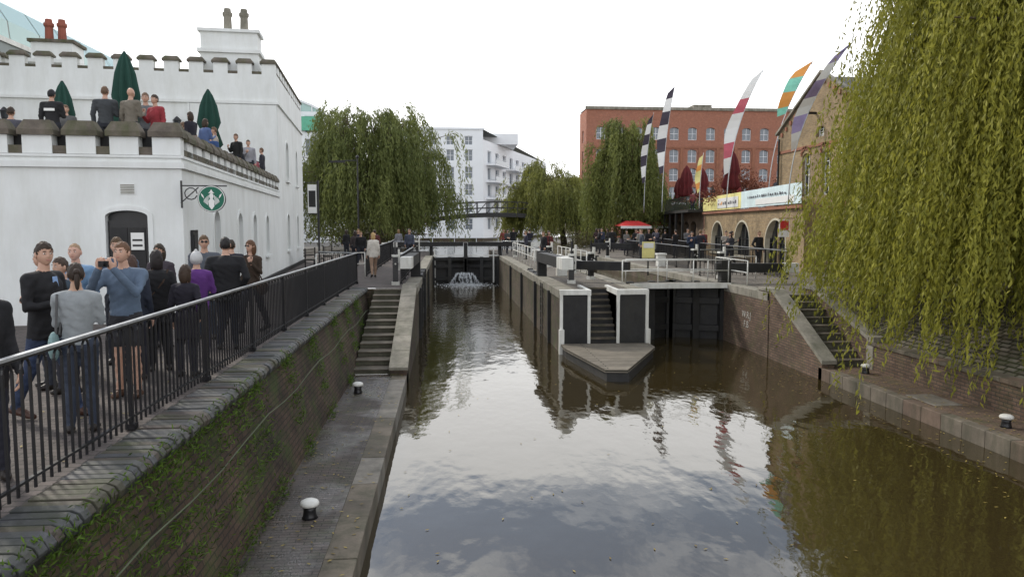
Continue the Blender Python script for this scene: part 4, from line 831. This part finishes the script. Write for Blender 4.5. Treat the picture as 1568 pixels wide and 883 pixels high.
    for i in range(nv+1):
        a=-pi/2+pi*i/nv
        for j in range(nu):
            t=2*pi*j/nu; nn=np.array([cos(a)*cos(t),cos(a)*sin(t),sin(a)]); p=nn*hr
            if nn[2]<0: p[0]*=1-.30*nn[2]**2; p[1]=p[1]*(1-.12*nn[2]**2)+(.018*(-nn[2]) if nn[1]>0 else .03*(-nn[2]))
            if nn[1]>.75: p[1]=p[1]*.955
            def gb(c,s): return math.exp(-((nn-np.array(c))**2).sum()/s**2)
            p[1]+=.022*gb((0,.99,-.12),.14)+.008*gb((0,.98,.08),.12)-.010*(gb((.33,.92,.1),.17)+gb((-.33,.92,.1),.17))+.006*gb((0,.87,-.48),.16)+.008*gb((0,.6,-.8),.25)
            if isH(nn):
                rf=0 if hair in('bald','cap','beanie') else 1
                p=p+nn*(hs+rf*(.006*sin(7*t+ph)*sin(6*a+ph)+.004*sin(17*t)*cos(9*a)+(.010*max(0,nn[2]) if hair=='short' else 0)))
            hv.append(p)
    for i in range(nv):
        for j in range(nu):
            f=(i*nu+j,i*nu+(j+1)%nu,(i+1)*nu+(j+1)%nu,(i+1)*nu+j); hf.append(f); c=np.mean([hv[k]/hr for k in f],0); c/=np.linalg.norm(c); hl.append((4 if hair!='bald' else 3) if isH(c) else 3)
    tb=MB(); L2=[]
    def el(c,r,l,nn=8,kk=5):
        k0=len(tb.f); tb.ell(c,*r,WHITE,nn,kk); L2.extend([l]*(len(tb.f)-k0))
    for s_ in (-1,1):
        el((s_*.075,-.005,-.005),(.010,.020,.032),3)
        if near: el((s_*.030,.081,.012),(.013,.007,.006),5); el((s_*.030,.0875,.012),(.006,.003,.006),6); el((s_*.031,.087,.032),(.019,.006,.0045),6)
        if shades: el((s_*.031,.093,.012),(.026,.008,.017),6)
    if shades: el((0,.097,.018),(.02,.004,.004),6)
    if near: el((0,.090,-.052),(.022,.005,.0055),7)
    if hair=='long':
        el((0,-.055,-.05),(.082,.055,.14),4,14,9); el((.062,-.01,-.06),(.026,.05,.12),4);el((-.062,-.01,-.06),(.026,.05,.12),4)
    if hair=='pony': el((0,-.10,.03),(.035,.04,.035),4); el((0,-.115,-.06),(.026,.026,.1),4)
    if hair=='cap': el((0,.11,.055),(.062,.065,.012),4,12,5)
    if hair=='beanie': el((0,0,.035),(.088,.106,.028),4,18,6); el((0,0,.14),(.025,.025,.02),4)
    HM=np.array(Matrix.Rotation(radians(yaw),3,'Z')@Matrix.Rotation(radians(-pit),3,'X')); ho=np.array([0,.02,hz])
    addp(np.array(hv)@HM.T+ho,hf,hl)
    tv=np.array(tb.v)@HM.T+ho; q4=[];ql=[]
    for f,l in zip(tb.f,L2):
        if len(f)==4: q4.append(f);ql.append(l)
    if q4: addp(tv,q4,ql)
    mats=[cloth(top),cloth(legs),cloth(shoe,.5),skinm(skin),cloth(hc,.6),skinm((.8,.78,.74)),skinm((.01,.01,.01)),skinm((.38,.15,.13))]
    o=npmesh(kind,np.vstack(VV)*s,np.vstack(FF),mats,midx=np.concatenate(LL),smooth=True)
    root=o
    if extra:
        e=MB(); e.M=Matrix.Scale(s,4)
        for it_ in extra:
            if it_=='camera': e.box(-.055,.055,.36,.39,1.50,1.565,BLACK); e.tube([(0.0,.39,1.53),(0.0,.42,1.53)],.025,BLACK,12)
            if it_=='bag':
                e.ell((-.24,.0,.86),.07,.16,.14,cloth((.05,.03,.02)),14,8); e.tube([(-.2,.02,1.0),(-.05,.14,1.25),(.1,.1,1.45),(.14,-.03,1.47),(.05,-.13,1.3),(-.2,-.06,.98)],.013,cloth((.05,.03,.02)),6)
            if it_=='bagw': e.ell((-.20,-.1,.92),.05,.13,.15,cloth((.2,.3,.3)),14,8); e.tube([(-.18,-.1,1.04),(-.16,-.06,1.44),(-.13,.08,1.38),(-.17,.02,1.02)],.012,cloth((.1,.1,.1)),6)
            if it_=='shirt': e.ext([(-.03,.118,1.42),(.03,.118,1.42),(.045,.135,1.22),(0,.13,1.08),(-.045,.135,1.22)],(0,.006,0),cloth((.25,.38,.62)))
            if it_=='fuel': e.box(-.12,.12,-.128,-.120,1.24,1.30,SIGNW)
        e.build('carried_items',root,smooth=False)
    o.location=(x,y,z); o.rotation_euler=(0,0,radians(hd)); return o
D1=(.012,.012,.014)
person(-3.62,6.1,G,215,1.70,D1,(.02,.02,.03),hair='long',hc=(.35,.22,.09),fem=True,arms=('pock','down'),hem=.75,yaw=-15)
person(-4.15,8.1,G,-100,1.82,(.013,.013,.015),(.03,.045,.09),(.05,.02,.012),hc=(.03,.018,.01),arms=('gest','gest'),hem=.82,extra=['shirt'],yaw=-30,fat=1.05,leg='step')
person(-3.55,7.5,G,15,1.64,(.27,.29,.30),(.04,.05,.075),hair='pony',hc=(.03,.018,.012),fem=True,arms=('strap','phone'),extra=['bagw'],skin=(.45,.27,.18),yaw=15)
person(-3.72,9.0,G,172,1.80,(.10,.14,.20),(.03,.03,.035),(.10,.05,.03),hc=(.12,.06,.03),arms=('cam','cam'),extra=['camera'],bare=True,pit=-6,hem=.95,fat=1.08)
person(-4.9,10.4,G,165,1.76,(.16,.27,.42),(.03,.03,.04),hair='thin',hc=(.3,.2,.12),skin=(.58,.35,.27),yaw=20)
person(-4.75,11.3,G,190,1.82,(.06,.09,.14),hc=(.08,.045,.02),hair='short',arms=('cross','cross'))
person(-3.95,10.6,G,30,1.66,D1,D1,hair='long',hc=(.015,.01,.01),fem=True,hem=.7,arms=('pock','pock'),extra=['bag'])
person(-3.62,11.2,G,10,1.62,(.10,.03,.17),(.03,.03,.05),hair='beanie',hc=(.50,.50,.50),fem=True,hem=.85,arms=('phone','phone'),pit=-10)
person(-3.45,10.2,G,-10,1.48,(.016,.014,.022),(.02,.02,.03),hair='long',hc=(.04,.022,.012),fem=True,hem=.6,arms=('pock','down'))
person(-3.55,12.4,G,10,1.80,(.012,.012,.014),(.015,.02,.035),hc=(.012,.01,.01),arms=('pock','pock'),hem=.78,fat=1.25)
person(-4.25,13.6,G,185,1.82,(.09,.10,.12),(.03,.04,.06),hc=(.1,.06,.03),shades=True,yaw=15,arms=('down','pock'))
person(-3.65,14.4,G,150,1.72,(.045,.03,.02),(.02,.02,.03),hair='long',hc=(.10,.045,.02),fem=True,shades=True,hem=.85,arms=('down','strap'),extra=['bag'],leg='walk')
person(-4.5,9.2,G,150,1.62,(.03,.05,.07),(.03,.03,.04),hair='short',hc=(.05,.03,.02),arms=('down','down'))
person(-4.35,15.6,G,10,1.70,(.02,.02,.03),hair='short',arms=('down','down'),leg='walk')
person(-5.6,7.0,G,240,1.66,(.10,.05,.03),hair='long',hc=(.2,.1,.04),fem=True)
person(-4.05,10.0,G,20,1.62,(.02,.025,.04),(.02,.02,.03),hair='long',hc=(.06,.03,.02),fem=True,hem=.8,arms=('down','pock'))
person(-4.6,12.5,G,170,1.70,(.05,.04,.05),(.02,.02,.03),hair='long',hc=(.03,.02,.01),fem=True,hem=.8)
person(-4.9,9.6,G,130,1.72,(.02,.02,.02),(.03,.035,.05),hair='short',arms=('cross','cross'))
NF=dict(near=False)
person(-2.85,29.3,G,20,1.72,(.60,.56,.50),(.30,.20,.14),hair='long',hc=(.45,.30,.13),fem=True,hem=.8,leg='walk',**NF)
for i,(x,y,h,t) in enumerate(((-4.3,38,170,D1),(-4.7,39,0,(.05,.04,.04)),(-3.9,41,10,(.10,.03,.03)),(-5.0,43,180,(.02,.02,.04)),(-4.4,46,0,(.12,.13,.15)),(-6.2,47,30,D1),(-2.2,44,180,(.06,.07,.1)),(-2.6,52,160,D1),(-5.4,45,90,D1),(-3.2,50,0,(.2,.2,.22)))):
    person(x,y,G,h,1.7+.03*(i%4),t,hair=('short','long')[i%2],hc=(.03,.02,.015) if i%3 else (.2,.12,.05),fem=bool(i%2),leg=('walk','stand')[i%2],**NF)
QP=[(5.0,39,120,D1),(5.4,40,200,(.1,.02,.02)),(5.9,54,10,(.02,.02,.03)),(11.0,42,90,(.05,.06,.08)),(12.2,45,200,D1),(12.6,38,170,(.02,.03,.06)),(13.0,50,10,(.25,.24,.22)),(13.2,52,180,D1),(14.1,55,40,(.3,.05,.04)),(12.4,56,0,(.02,.02,.02)),(13.5,35,120,(.02,.02,.025)),(14.0,36.2,250,(.06,.05,.05)),(13.9,40.5,0,(.03,.03,.04)),(10.6,52,80,D1),(15.3,47,190,(.12,.12,.13)),(4.6,44,90,(.03,.03,.05)),(4.2,53,200,(.05,.05,.05)),
 (13.6,44,30,D1),(14.6,42,200,(.2,.05,.05)),(14.2,50,100,(.03,.03,.05)),(15.6,53,0,D1),(15.9,56.5,180,(.1,.1,.12)),(12.9,60,90,D1),(12.0,58,180,(.04,.05,.08)),(16.8,60,20,D1),(11.8,49,200,(.15,.14,.13)),(14.6,38.5,180,(.3,.28,.25)),(14.3,33.6,200,D1),(11.2,56,10,(.05,.03,.03)),(5.0,57,0,D1),(4.4,59,180,(.2,.05,.04))]
for i,(x,y,h,t) in enumerate(QP):
    person(x,y,G,h,1.68+.03*(i%5),t,hair=('short','long','short')[i%3],hc=(.03,.02,.015) if i%3 else (.15,.09,.04),fem=(i%3==1),arms=(('pock','down'),('cross','cross'),('phone','down'))[i%3],leg=('walk','stand')[i%2],**NF)
TP=[(-8.8,17.9,0,(.02,.02,.022),'cap','stand',1.66,['fuel']),(-7.65,17.9,10,(.05,.055,.06),'short','stand',1.74,None),(-7.1,17.9,-20,(.17,.15,.12),'bald','stand',1.72,None),(-7.3,19.3,190,(.12,.13,.14),'short','stand',1.84,None),
 (-6.85,18.7,150,(.30,.04,.05),'short','stand',1.70,None),(-6.75,20.3,90,(.25,.08,.06),'long','sit',1.7,None),(-6.7,22.2,180,(.04,.08,.2),'short','sit',1.72,None),(-7.3,22.8,200,(.5,.5,.5),'long','sit',1.72,None),(-7.0,26,0,(.03,.03,.04),'short','sit',1.75,None),
 (-7.2,27.5,180,(.25,.18,.12),'short','sit',1.75,None),(-9.9,18.3,10,(.08,.08,.10),'short','sit',1.75,None),(-8.2,20.5,200,(.03,.03,.03),'long','stand',1.7,None),(-7.2,29,30,(.35,.1,.12),'long','sit',1.7,None),
 (-6.6,24.6,150,(.02,.02,.02),'short','stand',1.5,None),(-6.5,21.2,-30,(.1,.15,.3),'long','stand',1.5,None),(-7.1,30,90,(.03,.03,.04),'short','stand',1.6,None),
 (-6.35,19.6,60,(.02,.02,.03),'long','stand',1.45,None),(-6.9,23.4,100,(.4,.35,.3),'short','stand',1.55,None),(-6.8,26.8,200,(.3,.3,.33),'short','stand',1.55,None),(-9.4,19.8,180,(.1,.1,.1),'short','stand',1.6,None)]
for i,(x,y,h,t,hr_,lg,H_,ex) in enumerate(TP):
    person(x,y,TF,h,H_,t,hair=hr_,hc=D1 if hr_=='cap' else ((.12,.07,.04) if i%2 else (.04,.025,.015)),leg=lg,arms=('lap','lap') if lg=='sit' else ('phone','down'),fem=hr_=='long',extra=ex,near=(i<5))
mb=MB()
for x,y in ((-7.2,21.4),(-7.4,25.2),(-9.5,19.3),(-7.4,28.3)):
    mb.lathe((x,y,TF),[(.25,0),(.25,.03),(.03,.05),(.03,.7),(.38,.72),(.38,.75)],BLACK,16)
    for dx,dy in ((0,1.),(0,-1.)):
        mb.box(x-.2,x+.2,y+dy*.85-.2,y+dy*.85+.2,.43+TF,.46+TF,BLACK)
        for a in (-.18,.18):
            for b in (-.18,.18): mb.bar((x+a,y+dy*.85+b,TF),(x+a,y+dy*.85+b,TF+.43),.025,.025,BLACK)
mb.build('cafe_tables_and_chairs')
for i,(x,y,t) in enumerate(((18.2,46,(.3,.05,.05)),(18.0,40,(.05,.05,.06)),(17.8,37,(.1,.1,.12)),(19.5,57,(.02,.02,.03)),(19.0,53,(.3,.3,.3)),(18.5,51.5,D1),(19.9,60,(.2,.05,.05)))):
    person(x,y,G+2.9+(.15 if y>51 else 0),90+40*i,1.72,t,near=False,fem=bool(i%2),hair=('short','long')[i%2])
print('done')
